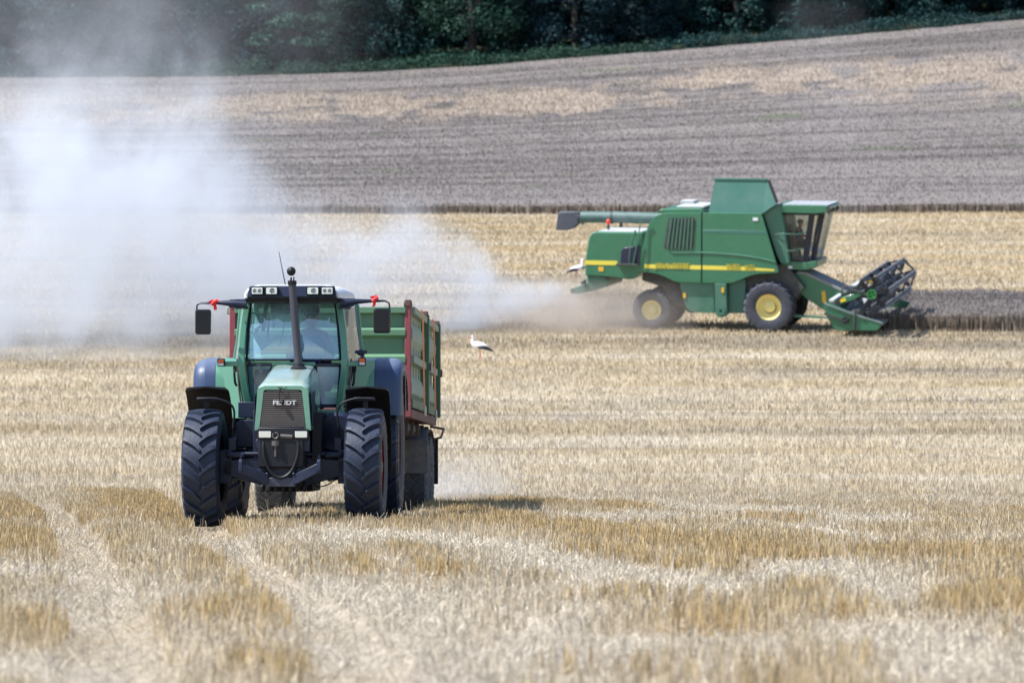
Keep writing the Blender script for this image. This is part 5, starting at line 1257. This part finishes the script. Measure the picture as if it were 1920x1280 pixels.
for y_ in (HY0 + 0.05, HY1 - 0.05):
    mb = MB(); mb.prism(pl([(1575, 556), (1606, 546), (1612, 552), (1590, 563), (1572, 568)]), 'y', y_ - 0.05, y_ + 0.05); ra = mb.build('reel_arm', J_GREEN, hd, 0.02); mb = MB(); mb.bar((U(1608), y_, Vv(549)), (RC[0], y_, RC[1]), 0.06, 0.10, (0, 0, 1)); mb.build('arm_end', J_DARK, ra)
    mb = MB(); mb.box((U(1578), y_ - 0.09, Vv(561)), (0.20, 0.03, 0.10), rot=(0, -0.35, 0)); mb.build('reflector', mat('yellow_reflector', (0.85, 0.6, 0.02), 0.4), ra)
mb = MB(); mb.tube(smooth_path([(U(1576), HY0 + 0.1, Vv(556)), (U(1575), HY0, Vv(545)), (U(1582), HY0, Vv(535)), (U(1594), HY0, Vv(542)), (U(1612), HY0, Vv(546))]), 0.03, 8); mb.build('reel_hose', J_DARK, hd)
# the reel: six bats on spiders
mb = MB(); NB = 6; a0 = R(14)
def rp(k, r, y_): a = a0 + 2 * math.pi * k / NB; return (RC[0] + r * math.cos(a), y_, RC[1] + r * math.sin(a))
for y_ in np.linspace(HY0 + 0.10, HY1 - 0.10, 4):
    for k in range(NB):
        wdt = 0.09
        mb.bar(rp(k, RR, y_), rp(k + 1, RR, y_), 0.05, 0.17, (0, 1, 0))
        mb.loft([[tuple(Vector(rp(k - 0.34, 0.22, y_)) + Vector((0, d, 0))) for d in (-0.02, 0.02)] + [tuple(Vector(rp(k + 0.34, 0.22, y_)) + Vector((0, d, 0))) for d in (0.02, -0.02)], [tuple(Vector(rp(k - 0.12, RR, y_)) + Vector((0, d, 0))) for d in (-0.02, 0.02)] + [tuple(Vector(rp(k + 0.12, RR, y_)) + Vector((0, d, 0))) for d in (0.02, -0.02)]])
mb.tube([(RC[0], HY0 + 0.05, RC[1]), (RC[0], HY1 - 0.05, RC[1])], 0.10, 12)
rl = mb.build('reel', mat('reel_black', (0.010, 0.012, 0.02), 0.5), hd)
mt_b = mat('bat_grey', (0.17, 0.19, 0.24), 0.45, metal=0.3, dirt_tint=(0.25, 0.25, 0.25), damt=0.3)
for k in range(NB):
    mb = MB(); a = a0 + 2 * math.pi * k / NB; c0 = Vector(rp(k, RR, HY0 + 0.06)); c1 = Vector(rp(k, RR, HY1 - 0.06))
    mb.bar(c0, c1, 0.035, 0.19, (0.25, 0, 1)); mb.tube([c0 + Vector((0.03, 0, -0.06)), c1 + Vector((0.03, 0, -0.06))], 0.03, 8)
    for y_ in np.arange(HY0 + 0.15, HY1 - 0.1, 0.3): mb.bar((c0.x + 0.03, y_, c0.z - 0.06), (c0.x - 0.03, y_, c0.z - 0.30), 0.012, 0.012, (0, 1, 0))
    mb.build('bat', mt_b, hd)
mb = MB(); mb.lathe([(0.13, -0.05), (0.17, -0.05), (0.17, 0.0), (0.13, 0.0)], 20, 'y', Matrix.Translation((RC[0], HY0 + 0.03, RC[1])), ring=True)
for k in range(4): a = R(20 + 90 * k); mb.bar((RC[0], HY0 + 0.01, RC[1]), (RC[0] + 0.15 * math.cos(a), HY0 + 0.01, RC[1] + 0.15 * math.sin(a)), 0.05, 0.03, (0, 1, 0))
mb.build('reel_hub', mat('hub_green', (0.02, 0.24, 0.05), 0.4), hd)
mb = MB(); mb.prism([(RC[0] - 0.32, RC[1] - 0.13), (RC[0] - 0.14, RC[1] - 0.16), (RC[0] - 0.26, RC[1] - 0.33)], 'y', HY0 - 0.0, HY0 + 0.02); mb.build('marker', M_WHITE, hd)
# ------------------------------------------------------------------ drivers
M_SKIN = mat('skin', (0.50, 0.27, 0.19), 0.6)
M_SHIRT = mat('blue_cloth', (0.015, 0.06, 0.34), 0.85)
M_CAP = mat('dark_cap', (0.015, 0.017, 0.025), 0.8)
M_TROUSER = mat('work_trousers', (0.03, 0.04, 0.08), 0.9)
def skin_mesh(name, nodes, edges, m, parent=None, lvl=1):
    me = bpy.data.meshes.new(name); bm = bmesh.new(); lay = bm.verts.layers.skin.verify(); vs = []
    for i, (p, r) in enumerate(nodes):
        v = bm.verts.new(p); v[lay].radius = (r, r) if np.isscalar(r) else r; v[lay].use_root = (i == 0); vs.append(v)
    for a, b_ in edges: bm.edges.new((vs[a], vs[b_]))
    bm.to_mesh(me); bm.free(); me.materials.append(m)
    o = bpy.data.objects.new(name, me); C.objects.link(o); o.parent = parent
    sk = o.modifiers.new('skin', 'SKIN'); sk.use_smooth_shade = True
    sb = o.modifiers.new('sub', 'SUBSURF'); sb.levels = lvl; sb.render_levels = lvl
    return o
def seated(label, loc, rz, hands=((-0.16, 0.44, 0.42), (0.16, 0.44, 0.42)), scale=1.0, tilt=0.0):
    """a person sitting, facing local +y, hands forward on the wheel"""
    rt0 = empty('person', loc, (tilt, 0, rz)); tag(rt0, label, 'person'); rt0.scale = (scale,) * 3
    N_ = [((0, 0, 0.10), 0.145), ((0, 0, 0.30), 0.135), ((0, 0.0, 0.50), 0.155), ((0, 0, 0.61), 0.10), ((0, 0.015, 0.68), 0.055), ((0, 0.035, 0.75), 0.07), ((0, 0.045, 0.82), 0.092), ((0, 0.04, 0.90), 0.075), ((0, 0.15, 0.80), 0.018)]
    E_ = [(0, 1), (1, 2), (2, 3), (3, 4), (4, 5), (5, 6), (6, 7), (6, 8)]
    for s in (-1, 1):
        E_.append((6, len(N_))); N_.append(((s * 0.105, 0.03, 0.81), 0.018))
    for s, h in zip((-1, 1), hands):
        h = Vector(h); b0 = len(N_)
        N_ += [((s * 0.185, 0, 0.585), 0.07), ((s * 0.255, 0.06, 0.42), 0.052), ((s * 0.265, 0.19, 0.33), 0.045), (tuple((Vector((s * 0.265, 0.19, 0.33)) + h) / 2), 0.043), (tuple(h + Vector((s * 0.02, -0.06, -0.02))), 0.030), (tuple(h), (0.038, 0.022))]
        E_ += [(3, b0)] + [(b0 + k, b0 + k + 1) for k in range(5)]
        for k in range(4):
            c0 = len(N_); l = (0.9, 1.0, 0.95, 0.75)[k]; off = Vector((s * (-0.028 + 0.019 * k), 0, 0))
            N_ += [(tuple(h + off + Vector((0, 0.045, 0.012))), 0.010), (tuple(h + off + Vector((0, 0.045 + 0.030 * l, -0.006))), 0.009), (tuple(h + off + Vector((0, 0.045 + 0.022 * l, -0.032))), 0.008)]
            E_ += [(b0 + 5, c0), (c0, c0 + 1), (c0 + 1, c0 + 2)]
        c0 = len(N_); N_ += [(tuple(h + Vector((-s * 0.042, 0.015, 0.0))), 0.012), (tuple(h + Vector((-s * 0.045, 0.05, -0.015))), 0.010)]; E_ += [(b0 + 5, c0), (c0, c0 + 1)]
        b1 = len(N_)
        N_ += [((s * 0.10, 0.06, 0.09), 0.095), ((s * 0.14, 0.45, 0.13), 0.070), ((s * 0.13, 0.50, -0.12), 0.058), ((s * 0.12, 0.50, -0.33), 0.042), ((s * 0.12, 0.62, -0.38), 0.04)]
        E_ += [(0, b1)] + [(b1 + k, b1 + k + 1) for k in range(4)]
    body = skin_mesh('body', N_, E_, M_SKIN, rt0, 1)
    sh = skin_mesh('shirt', [((0, 0, 0.08), 0.16), ((0, 0, 0.30), 0.152), ((0, 0.0, 0.50), 0.172), ((0, 0, 0.58), 0.125), ((-0.12, 0, 0.585), 0.082), ((0.12, 0, 0.585), 0.082)], [(0, 1), (1, 2), (2, 3), (3, 4), (3, 5)], M_SHIRT, rt0, 1)
    tn, te_ = [((0, -0.01, 0.09), 0.165)], []
    for s in (-1, 1):
        b1 = len(tn); tn += [((s * 0.10, 0.06, 0.09), 0.108), ((s * 0.14, 0.45, 0.13), 0.083), ((s * 0.13, 0.50, -0.12), 0.070), ((s * 0.12, 0.50, -0.31), 0.06)]; te_ += [(0, b1)] + [(b1 + k, b1 + k + 1) for k in range(3)]
    skin_mesh('trousers', tn, te_, M_TROUSER, rt0, 1)
    mb = MB(); mb.sphere((0, 0.035, 0.875), 0.108, 16, 10, (0.93, 1.05, 0.72)); mb.prism(rounded([(-0.08, 0.10), (0.08, 0.10), (0.065, 0.21), (-0.065, 0.21)], 0.04), 'z', 0.868, 0.882); mb.build('cap', M_CAP, rt0)
    for s in (-1, 1):
        mb = MB(); mb.sphere((s * 0.036, 0.128, 0.825), 0.013, 8, 6); mb.build('eye', M_CAP, rt0)
    mb = MB(); mb.box((0, 0.132, 0.765), (0.045, 0.012, 0.010)); mb.build('mouth', mat('lips', (0.35, 0.12, 0.10), 0.6), rt0)
    return rt0
Mt = Matrix.Translation(TO) @ Matrix.Rotation(-TA, 4, 'Z')
p = Mt @ Vector((0.16, 2.42, 1.82))
seated('bare-armed driver in blue work top and dark cap behind the tractor windscreen', p, math.pi - TA, ((-0.17, 0.40, 0.30), (0.17, 0.40, 0.30)), 1.05)
bpy.context.view_layer.update()
p = kroot.matrix_world @ Vector((U(1481), 1.5, Vv(467)))
seated('blue-clad operator sitting in the glazed cab of the combine harvester', p, -math.pi / 2 - KA, ((-0.17, 0.46, 0.32), (0.17, 0.46, 0.32)))

# ------------------------------------------------------------------ storks
M_WHITEF = mat('white_feathers', (0.82, 0.82, 0.84), 0.8)
M_BLACKF = mat('black_feathers', (0.02, 0.022, 0.03), 0.6)
M_BEAK = mat('red_beak_and_legs', (0.55, 0.07, 0.03), 0.5)
def ellring(c, t, rw, rh, n=12):
    c, t = Vector(c), Vector(t).normalized(); side = Vector((0, 1, 0)); up = t.cross(side).normalized() * -1
    return [tuple(c + side * rw * math.cos(2 * math.pi * k / n) + up * rh * math.sin(2 * math.pi * k / n)) for k in range(n)]
def stork(label, loc, rz, neck, stoop, h=0.62):
    """local +x is the way the bird faces"""
    s = empty('stork', loc, (0, 0, rz)); tag(s, label, 'bird', 'white storks feeding on the stubble')
    mb = MB()
    path = [((-0.34, 0, h - 0.05), 0.015, 0.02), ((-0.25, 0, h - 0.01), 0.075, 0.06), ((-0.1, 0, h + 0.03), 0.115, 0.11), ((0.06, 0, h + 0.06), 0.12, 0.125), ((0.18, 0, h + 0.10), 0.085, 0.10), ((0.24, 0, h + 0.16), 0.05, 0.055)] + [((x, 0, h + z), r, r) for x, z, r in neck]
    pts = [Vector(q[0]) for q in path]; secs = []
    for i, (c, rw, rh) in enumerate(path):
        secs.append(ellring(c, pts[min(i + 1, len(pts) - 1)] - pts[max(i - 1, 0)], rw, rh))
    mb.loft(secs)
    mb.cur = 1
    hd_ = pts[-1]; bd = Vector(stoop).normalized()
    mb.tube([hd_ - bd * 0.01, hd_ + bd * 0.09, hd_ + bd * 0.21], [0.017, 0.012, 0.003], 8)
    for q, fx in ((-0.05, 0.03), (0.05, -0.06)):
        mb.tube([(0.0, q, h - 0.03), (fx * 0.4 - 0.02, q, h * 0.52), (fx, q, 0.02)], [0.016, 0.012, 0.009], 6)
        for a in (-0.5, 0, 0.5): mb.tube([(fx, q, 0.015), (fx + 0.09 * math.cos(a), q + 0.09 * math.sin(a), 0.006)], 0.007, 5)
    mb.build('body', [M_WHITEF, M_BEAK], s, smooth=60)
    for q in (-1, 1):
        mb = MB()
        mb.loft([ellring((0.05, q * 0.118, h - 0.01), (1, 0, 0.2), 0.012, 0.02, 8), ellring((-0.10, q * 0.122, h - 0.01), (1, 0, 0.2), 0.014, 0.06, 8), ellring((-0.25, q * 0.095, h - 0.03), (1, 0, 0.3), 0.02, 0.07, 8), ellring((-0.38, q * 0.05, h - 0.10), (1, 0, 0.5), 0.02, 0.035, 8), ellring((-0.45, q * 0.03, h - 0.15), (1, 0, 0.5), 0.006, 0.01, 8)])
        mb.build('wing_feathers', M_BLACKF, s)
def on_ground(px, py, d):
    x = (px - 960) * d / F; return (x, d, gz1(x, d))
d = float(pix_d(677)); stork('white stork with black wing tips standing on open stubble right of the trailer', on_ground(899, 677, d), math.pi - 0.15, [(0.225, 0.24, 0.034), (0.215, 0.30, 0.032), (0.235, 0.345, 0.042), (0.27, 0.352, 0.03)], (0.7, 0, -0.75), 0.45)
d = float(pix_d(528)); stork('white stork standing just behind the tail of the combine harvester', on_ground(1081, 528, d), 0.3, [(0.25, 0.24, 0.045), (0.245, 0.34, 0.042), (0.25, 0.43, 0.050), (0.285, 0.44, 0.035)], (0.95, 0, -0.3), 0.50)
# ------------------------------------------------------------------ wood along the top of the field
M_LEAF = attr_mat('leaves', 0.6, 0.22, 0.25)
M_BARK = mat('bark', (0.03, 0.026, 0.025), 0.9, bump=0.6, bscale=12)
def leaf_quads(c, nrm, size, col, droop=0.35):
    n = len(c)
    t = rng.normal(0, 1, (n, 3)); nn = nrm + droop * 1.4 * rng.normal(0, 1, (n, 3)); nn /= np.linalg.norm(nn, axis=1)[:, None] + 1e-9
    t = t - nn * (t * nn).sum(1)[:, None]; t /= np.linalg.norm(t, axis=1)[:, None] + 1e-9; b_ = np.cross(nn, t)
    s = size[:, None]
    V = np.stack([c - t * s * 0.5, c + b_ * s * 0.32, c + t * s * 0.5, c - b_ * s * 0.32], 1).reshape(-1, 3)
    return V, np.arange(n * 4).reshape(n, 4), np.repeat(col, 4, axis=0)
LEAF_A, LEAF_B, LEAF_C = np.array([0.014, 0.050, 0.050]), np.array([0.030, 0.088, 0.060]), np.array([0.010, 0.036, 0.046])
def crown_mesh(name, hgt, rad, base, ncl, tint, layered=False, leaf=0.25):
    parts = []
    for k in range(ncl):
        t = rng.uniform(0, 1) ** 1.25; z = base + (hgt - base) * t
        prof = (math.sin(math.pi * min(1, (t * 0.72 + 0.28))) ** 0.65)
        a = rng.uniform(0, 2 * math.pi); rr = rad * prof * (0.45 + 0.6 * math.sqrt(rng.uniform(0, 1)))
        cc = np.array([rr * math.cos(a), rr * math.sin(a), z])
        cr = rng.uniform(0.6, 1.35) * (0.5 + 0.12 * rad)
        n = int(105 * cr * cr) + 30
        d = rng.normal(0, 1, (n, 3)); d /= np.linalg.norm(d, axis=1)[:, None]
        q = d * (cr * rng.uniform(0.55, 1.0, n) ** 0.5)[:, None]
        if layered: q[:, 2] *= 0.34; q[:, :2] *= 1.5; q[:, 2] -= 0.10 * (q[:, 0] ** 2 + q[:, 1] ** 2)
        else: q[:, 2] *= 0.75
        c0 = tint * rng.uniform(0.6, 1.6); col = np.clip(c0 * (1 + 0.14 * rng.normal(0, 1, n))[:, None], 0.004, 0.4)
        nr = d * 0.8 + np.array([0, 0, 0.55])
        parts.append(leaf_quads(cc + q, nr, rng.uniform(leaf * 0.7, leaf * 1.35, n), col))
    V, Fq, Kc = join(parts)
    return np_mesh(name, V, Fq, Kc, M_LEAF)
def trunk_mesh(name, hgt, r):
    mb = MB(); mb.tube([(0, 0, -0.6), (0.05, 0, hgt * 0.25), (0, 0.1, hgt * 0.55), (0.1, 0.1, hgt * 0.9)], [r * 1.25, r, r * 0.6, r * 0.15], 9)
    for k in range(7):
        a = 2.4 * k; z = hgt * (0.18 + 0.09 * k); l = hgt * 0.2
        mb.tube([(0, 0, z), (l * 0.5 * math.cos(a), l * 0.5 * math.sin(a), z + l * 0.35), (l * math.cos(a), l * math.sin(a), z + l * 0.55)], [r * 0.4, r * 0.25, r * 0.06], 6)
    return mb.mesh(name, M_BARK)
KINDS = []
for nm, args in (('a', (13, 4.0, 0.2, 160, LEAF_A)), ('b', (14, 4.6, 0.3, 180, LEAF_C)), ('c', (12, 3.6, 0.3, 150, LEAF_A * 0.85 + LEAF_C * 0.3)), ('l', (13, 4.4, 0.5, 75, LEAF_B * 0.9, True)), ('p', (13, 4.6, 2.4, 125, LEAF_B * 0.8))):
    KINDS.append((crown_mesh('crown', *args), trunk_mesh('trunk', args[0], 0.30 if nm != 'p' else 0.38)))
def tree(kind, x, y, sc, rz, label, group=None):
    t_ = empty('tree', (x, y, gz1(x, y) - 0.1), (0, 0, rz)); t_.scale = (sc, sc, sc * random.uniform(0.92, 1.1)); tag(t_, label, 'tree', group)
    for nm, me in (('crown', KINDS[kind][0]), ('trunk', KINDS[kind][1])):
        o = bpy.data.objects.new(nm, me); C.objects.link(o); o.parent = t_
    return t_
random.seed(23)
px_x = lambda px, d: (px - 960) * d / F
tree(3, px_x(560, 341), 341, 1.0, 0.4, 'layered tree with drooping tiers of branches at wood edge behind the dust')
tree(4, px_x(885, 340), 340, 0.92, 1.2, 'lighter green tree with bare trunk showing near the middle of the wood edge')
tree(1, px_x(1080, 342), 342, 1.0, 2.2, 'broad dark tree just right of the tree with a bare trunk')
tree(0, px_x(700, 343), 343, 1.05, 0.2, 'rounded dark tree between the layered tree and the bare-trunked tree')
GL = 'dark leafy tree in the row along the edge of the wood'; GG = 'trees along the wood edge'
xx_ = -47.0
while xx_ < 50:
    px = 960 + xx_ * F / 343
    if not any(abs(px - q) < 55 for q in (560, 885, 1080, 700)):
        tree(random.choice([0, 1, 2, 2, 0]), xx_, 343 + random.uniform(-1.5, 3), random.uniform(0.85, 1.1), random.uniform(0, 6), GL, GG)
    xx_ += random.uniform(3.6, 5.2)
# bushes and tall weeds at the foot of the trees
parts = []
for k in range(620):
    x0 = rng.uniform(-52, 54); y0 = rng.uniform(333.8, 337.5); z0 = gz1(x0, y0)
    g_ = float(fbm(np.array([x0 * 0.12]), np.array([3.3]), 97, 3)[0]); hh = 0.5 + 2.1 * max(0.0, g_ - 0.25) + rng.uniform(0, 0.6)
    n = 70; d = rng.normal(0, 1, (n, 3)); d /= np.linalg.norm(d, axis=1)[:, None]
    q = d * rng.uniform(0.4, 1, n)[:, None] * np.array([0.95, 0.8, hh * 0.55]); c0 = (LEAF_B * (0.45 + 0.7 * g_)) if -26 < x0 < 12 else LEAF_A
    parts.append(leaf_quads(np.array([x0, y0, z0 + hh * 0.5]) + q, d * 0.7 + np.array([0, 0, 0.6]), rng.uniform(0.12, 0.24, n), np.clip(c0 * rng.uniform(0.7, 1.35) * (1 + 0.2 * rng.normal(0, 1, n))[:, None], 0.005, 0.4)))
V, Fq, Kc = join(parts); link_mesh('undergrowth', np_mesh('undergrowth', V, Fq, Kc, M_LEAF), kind='stuff', label='bushes and tall weeds along the foot of the wood', cat='undergrowth')
# the wood behind the first trees
n = 60000; x0 = rng.uniform(-62, 64, n); y0 = 349 + 10 * rng.uniform(0, 1, n) ** 1.3
z0 = gz(x0, y0, False) + 17 * rng.uniform(0, 1, n) * (0.7 + 0.4 * fbm(x0 * 0.2, y0 * 0.1, 13, 2))
d = rng.normal(0, 1, (n, 3)) + np.array([0, -0.9, 0.7]); kk = fbm(x0 * 0.7, z0 * 0.7, 19, 4)
col = np.where((kk > 0.5)[:, None], LEAF_A, LEAF_C) * (0.5 + 0.9 * kk)[:, None]
c = np.stack([x0, y0 + 4 * (kk - 0.5), z0], 1)
V, Fq, Kc = leaf_quads(c, d, rng.uniform(0.5, 1.0, n), np.clip(col, 0.004, 0.3)); link_mesh('wood', np_mesh('wood', V, Fq, Kc, M_LEAF), kind='stuff', label='dense dark wood filling the hillside behind the first row of trees', cat='wood')
# ------------------------------------------------------------------ dust in the air
class NG:
    """small helper to write node arithmetic"""
    def __init__(s, m): s.t = m.node_tree; s.N = s.t.nodes; s.L = s.t.links
    def m(s, op, a, b=None, c=None, clamp=False):
        n = s.N.new('ShaderNodeMath'); n.operation = op; n.use_clamp = clamp
        for i, v in enumerate((a, b, c)):
            if v is None: continue
            if isinstance(v, (int, float)): n.inputs[i].default_value = v
            else: s.L.new(v, n.inputs[i])
        return n.outputs[0]
    def curve(s, x, pts, x0, x1, y0, y1):
        f = s.N.new('ShaderNodeFloatCurve'); cv_ = f.mapping.curves[0]
        q = [((a - x0) / (x1 - x0), (b - y0) / (y1 - y0)) for a, b in sorted(pts)]
        cv_.points[0].location = q[0]; cv_.points[1].location = q[-1]
        for p in q[1:-1]: cv_.points.new(*p)
        for p in cv_.points: p.handle_type = 'AUTO_CLAMPED'
        f.mapping.update()
        s.L.new(s.m('DIVIDE', s.m('SUBTRACT', x, x0), x1 - x0, clamp=True), f.inputs['Value'])
        return s.m('ADD', s.m('MULTIPLY', f.outputs[0], y1 - y0), y0)
    def noise(s, vec, scale, detail=3, dist=0.0, rough=0.5, sc=(1, 1, 1), loc=(0, 0, 0)):
        mp = s.N.new('ShaderNodeMapping'); mp.inputs['Scale'].default_value = sc; mp.inputs['Location'].default_value = loc; s.L.new(vec, mp.inputs[0])
        n = s.N.new('ShaderNodeTexNoise'); n.inputs['Scale'].default_value = scale; n.inputs['Detail'].default_value = detail; n.inputs['Roughness'].default_value = rough; n.inputs['Distortion'].default_value = dist
        s.L.new(mp.outputs[0], n.inputs['Vector']); return n.outputs[0]
def volume_box(name, lo, hi, label, cat, fn, color=(0.95, 0.96, 1.0), aniso=0.0, rate=1.0):
    mb = MB(); mb.box([(a + b) / 2 for a, b in zip(lo, hi)], [b - a for a, b in zip(lo, hi)])
    m = bpy.data.materials.new(name); m.use_nodes = True; g = NG(m)
    g.N.remove(g.N['Principled BSDF'])
    pv = g.N.new('ShaderNodeVolumePrincipled'); pv.inputs['Color'].default_value = (*color, 1); pv.inputs['Anisotropy'].default_value = aniso
    tc = g.N.new('ShaderNodeTexCoord'); sp = g.N.new('ShaderNodeSeparateXYZ'); g.L.new(tc.outputs['Object'], sp.inputs[0])
    g.L.new(fn(g, tc.outputs['Object'], *sp.outputs), pv.inputs['Density'])
    g.L.new(pv.outputs[0], g.N['Material Output'].inputs['Volume'])
    m.cycles.volume_step_rate = rate
    o = mb.build(name, m, smooth=0)
    tag(o, label, cat, kind='stuff'); return o
def big_cloud(g, P, x, y, z):
    h = g.m('SUBTRACT', g.m('SUBTRACT', z, 5.25), g.m('MULTIPLY', g.m('SUBTRACT', y, 141.0), 0.109))
    H = g.curve(x, [(-30, 7.8), (-19, 7.6), (-15, 8.3), (-12, 7.9), (-10.5, 7.0), (-9.2, 5.4), (-8, 4.2), (-5.5, 3.5), (-3.3, 3.7), (-2, 3.0), (-0.5, 2.1), (1.0, 1.6), (2.2, 1.28), (2.7, 1.15), (3, 1.1)], -30, 3, 0, 10)
    S = g.curve(x, [(-30, 5.5), (-11, 5.0), (-9, 3.4), (-7, 2.4), (-2, 1.7), (0, 1.0), (2.0, 0.4), (3, 0.2)], -30, 3, 0, 6)
    B = g.curve(x, [(-30, -2), (-2.5, -1.2), (-1.0, 0.0), (0.6, 0.55), (2.4, 1.0), (3, 1.02)], -30, 3, -2, 2)
    T = g.curve(x, [(-30, 11), (-10, 10), (-6, 7.5), (-2, 4.0), (0.5, 2.2), (2.4, 1.4), (3, 1.3)], -30, 3, 0, 12)
    YC = g.curve(x, [(-30, 138.5), (-12, 138.5), (-8, 139.5), (-2, 142.2), (3, 143)], -30, 3, 138, 144)
    n1 = g.noise(P, 0.19, 4, 1.1, 0.58, (1, 1, 0.9)); n2 = g.noise(P, 0.6, 4, 0.9, 0.62, (1, 1, 1), (3, 1, 7))
    nz = g.m('ADD', g.m('MULTIPLY', g.m('SUBTRACT', n1, 0.5), 2.6), g.m('MULTIPLY', g.m('SUBTRACT', n2, 0.5), 1.7))
    top = g.m('DIVIDE', g.m('SUBTRACT', g.m('ADD', H, g.m('MULTIPLY', nz, g.m('MULTIPLY', S, 0.75))), h), S)
    top = g.m('ADD', top, 0.35, clamp=True)
    bot = g.m('ADD', g.m('DIVIDE', g.m('SUBTRACT', h, B), 0.7), 0.4, clamp=True)
    e = g.m('SUBTRACT', 1.12, g.m('ABSOLUTE', g.m('DIVIDE', g.m('ADD', g.m('SUBTRACT', y, YC), g.m('MULTIPLY', nz, g.m('MULTIPLY', T, 0.28))), T)), clamp=True)
    front = g.m('MULTIPLY', g.m('SUBTRACT', 2.75, x), 4.0, clamp=True)
    d = g.m('MULTIPLY', g.m('MULTIPLY', g.m('POWER', top, 1.6), bot), g.m('MULTIPLY', e, front))
    mod = g.m('POWER', g.m('ADD', 0.5, g.m('MULTIPLY', nz, 1.1), clamp=True), 1.7)
    near_tail = g.curve(x, [(-30, 0.42), (-9, 0.42), (-6, 0.42), (-4, 0.45), (-2, 0.7), (0, 2.2), (2, 3.8), (3, 4.0)], -30, 3, 0, 4)
    d = g.m('MULTIPLY', g.m('MULTIPLY', d, mod), near_tail)
    # thin plume drifting up towards the wood
    pl_ = g.m('MULTIPLY', g.m('SUBTRACT', 1.0, g.m('ABSOLUTE', g.m('DIVIDE', g.m('ADD', x, g.m('SUBTRACT', 18.0, g.m('ADD', g.m('MULTIPLY', h, 0.35), g.m('MULTIPLY', nz, 4.0)))), 10.0)), clamp=True), g.m('MULTIPLY', g.m('ADD', g.m('SUBTRACT', n1, 0.36), g.m('MULTIPLY', g.m('SUBTRACT', n2, 0.5), 0.35)), 2.2, clamp=True))
    return g.m('ADD', d, g.m('MULTIPLY', g.m('MULTIPLY', pl_, e), 0.065))
volume_box('dust_cloud', (-30, 120, 1.0), (3.2, 158, 21), 'huge pale dust cloud drifting left from the tail of the combine', 'dust', big_cloud, (0.785, 0.815, 0.87), 0.0, 1.0)
def low_dust(g, P, x, y, z):
    h = g.m('SUBTRACT', g.m('SUBTRACT', z, 5.25), g.m('MULTIPLY', g.m('SUBTRACT', y, 141.0), 0.109))
    n1 = g.noise(P, 0.9, 3, 0.5)
    a = g.m('SUBTRACT', 1.15, g.m('ABSOLUTE', g.m('DIVIDE', g.m('SUBTRACT', x, 2.6), 3.6)), clamp=True)
    top = g.m('DIVIDE', g.m('SUBTRACT', 1.7, h), 1.2, clamp=True)
    return g.m('MULTIPLY', g.m('MULTIPLY', a, top), g.m('MULTIPLY', g.m('SUBTRACT', n1, 0.2), 1.2, clamp=True))
volume_box('low_dust', (-2.5, 139.4, 3.9), (6.6, 147, 7.4), 'brownish dust hanging under the rear of the combine', 'dust', low_dust, (0.66, 0.60, 0.55), 0.0, 1.0)
def wheel_dust(g, P, x, y, z):
    n1 = g.noise(P, 1.1, 4, 0.6)
    a = g.m('SUBTRACT', 1.0, g.m('ABSOLUTE', g.m('DIVIDE', g.m('SUBTRACT', x, -1.0), 1.25)), clamp=True)
    b_ = g.m('SUBTRACT', 1.0, g.m('ABSOLUTE', g.m('DIVIDE', g.m('SUBTRACT', y, 66.5), 3.4)), clamp=True)
    top = g.m('DIVIDE', g.m('SUBTRACT', 0.95, z), 0.8, clamp=True)
    return g.m('MULTIPLY', g.m('MULTIPLY', g.m('MULTIPLY', a, b_), top), g.m('MULTIPLY', g.m('SUBTRACT', n1, 0.28), 1.1, clamp=True))
volume_box('wheel_dust', (-2.2, 63.2, -0.1), (0.3, 70, 1.1), 'small puff of dust thrown up behind the trailer wheels', 'dust', wheel_dust, (0.8, 0.82, 0.86), 0.0, 1.0)
def thin_dust(g, P, x, y, z):
    n1 = g.noise(P, 0.45, 4, 1.2, 0.6, (1, 1, 0.6))
    a = g.m('SUBTRACT', 1.0, g.m('ABSOLUTE', g.m('DIVIDE', g.m('SUBTRACT', x, g.m('ADD', 13.4, g.m('MULTIPLY', g.m('SUBTRACT', z, 10), -0.1))), 2.2)), clamp=True)
    return g.m('MULTIPLY', g.m('MULTIPLY', a, g.m('MULTIPLY', g.m('SUBTRACT', n1, 0.42), 3.0, clamp=True)), 0.028)
volume_box('thin_dust', (9.5, 158.2, 8.2), (17, 164, 19), 'faint column of dust rising behind the combine cab', 'dust', thin_dust, (0.75, 0.8, 0.88), 0.0, 1.0)
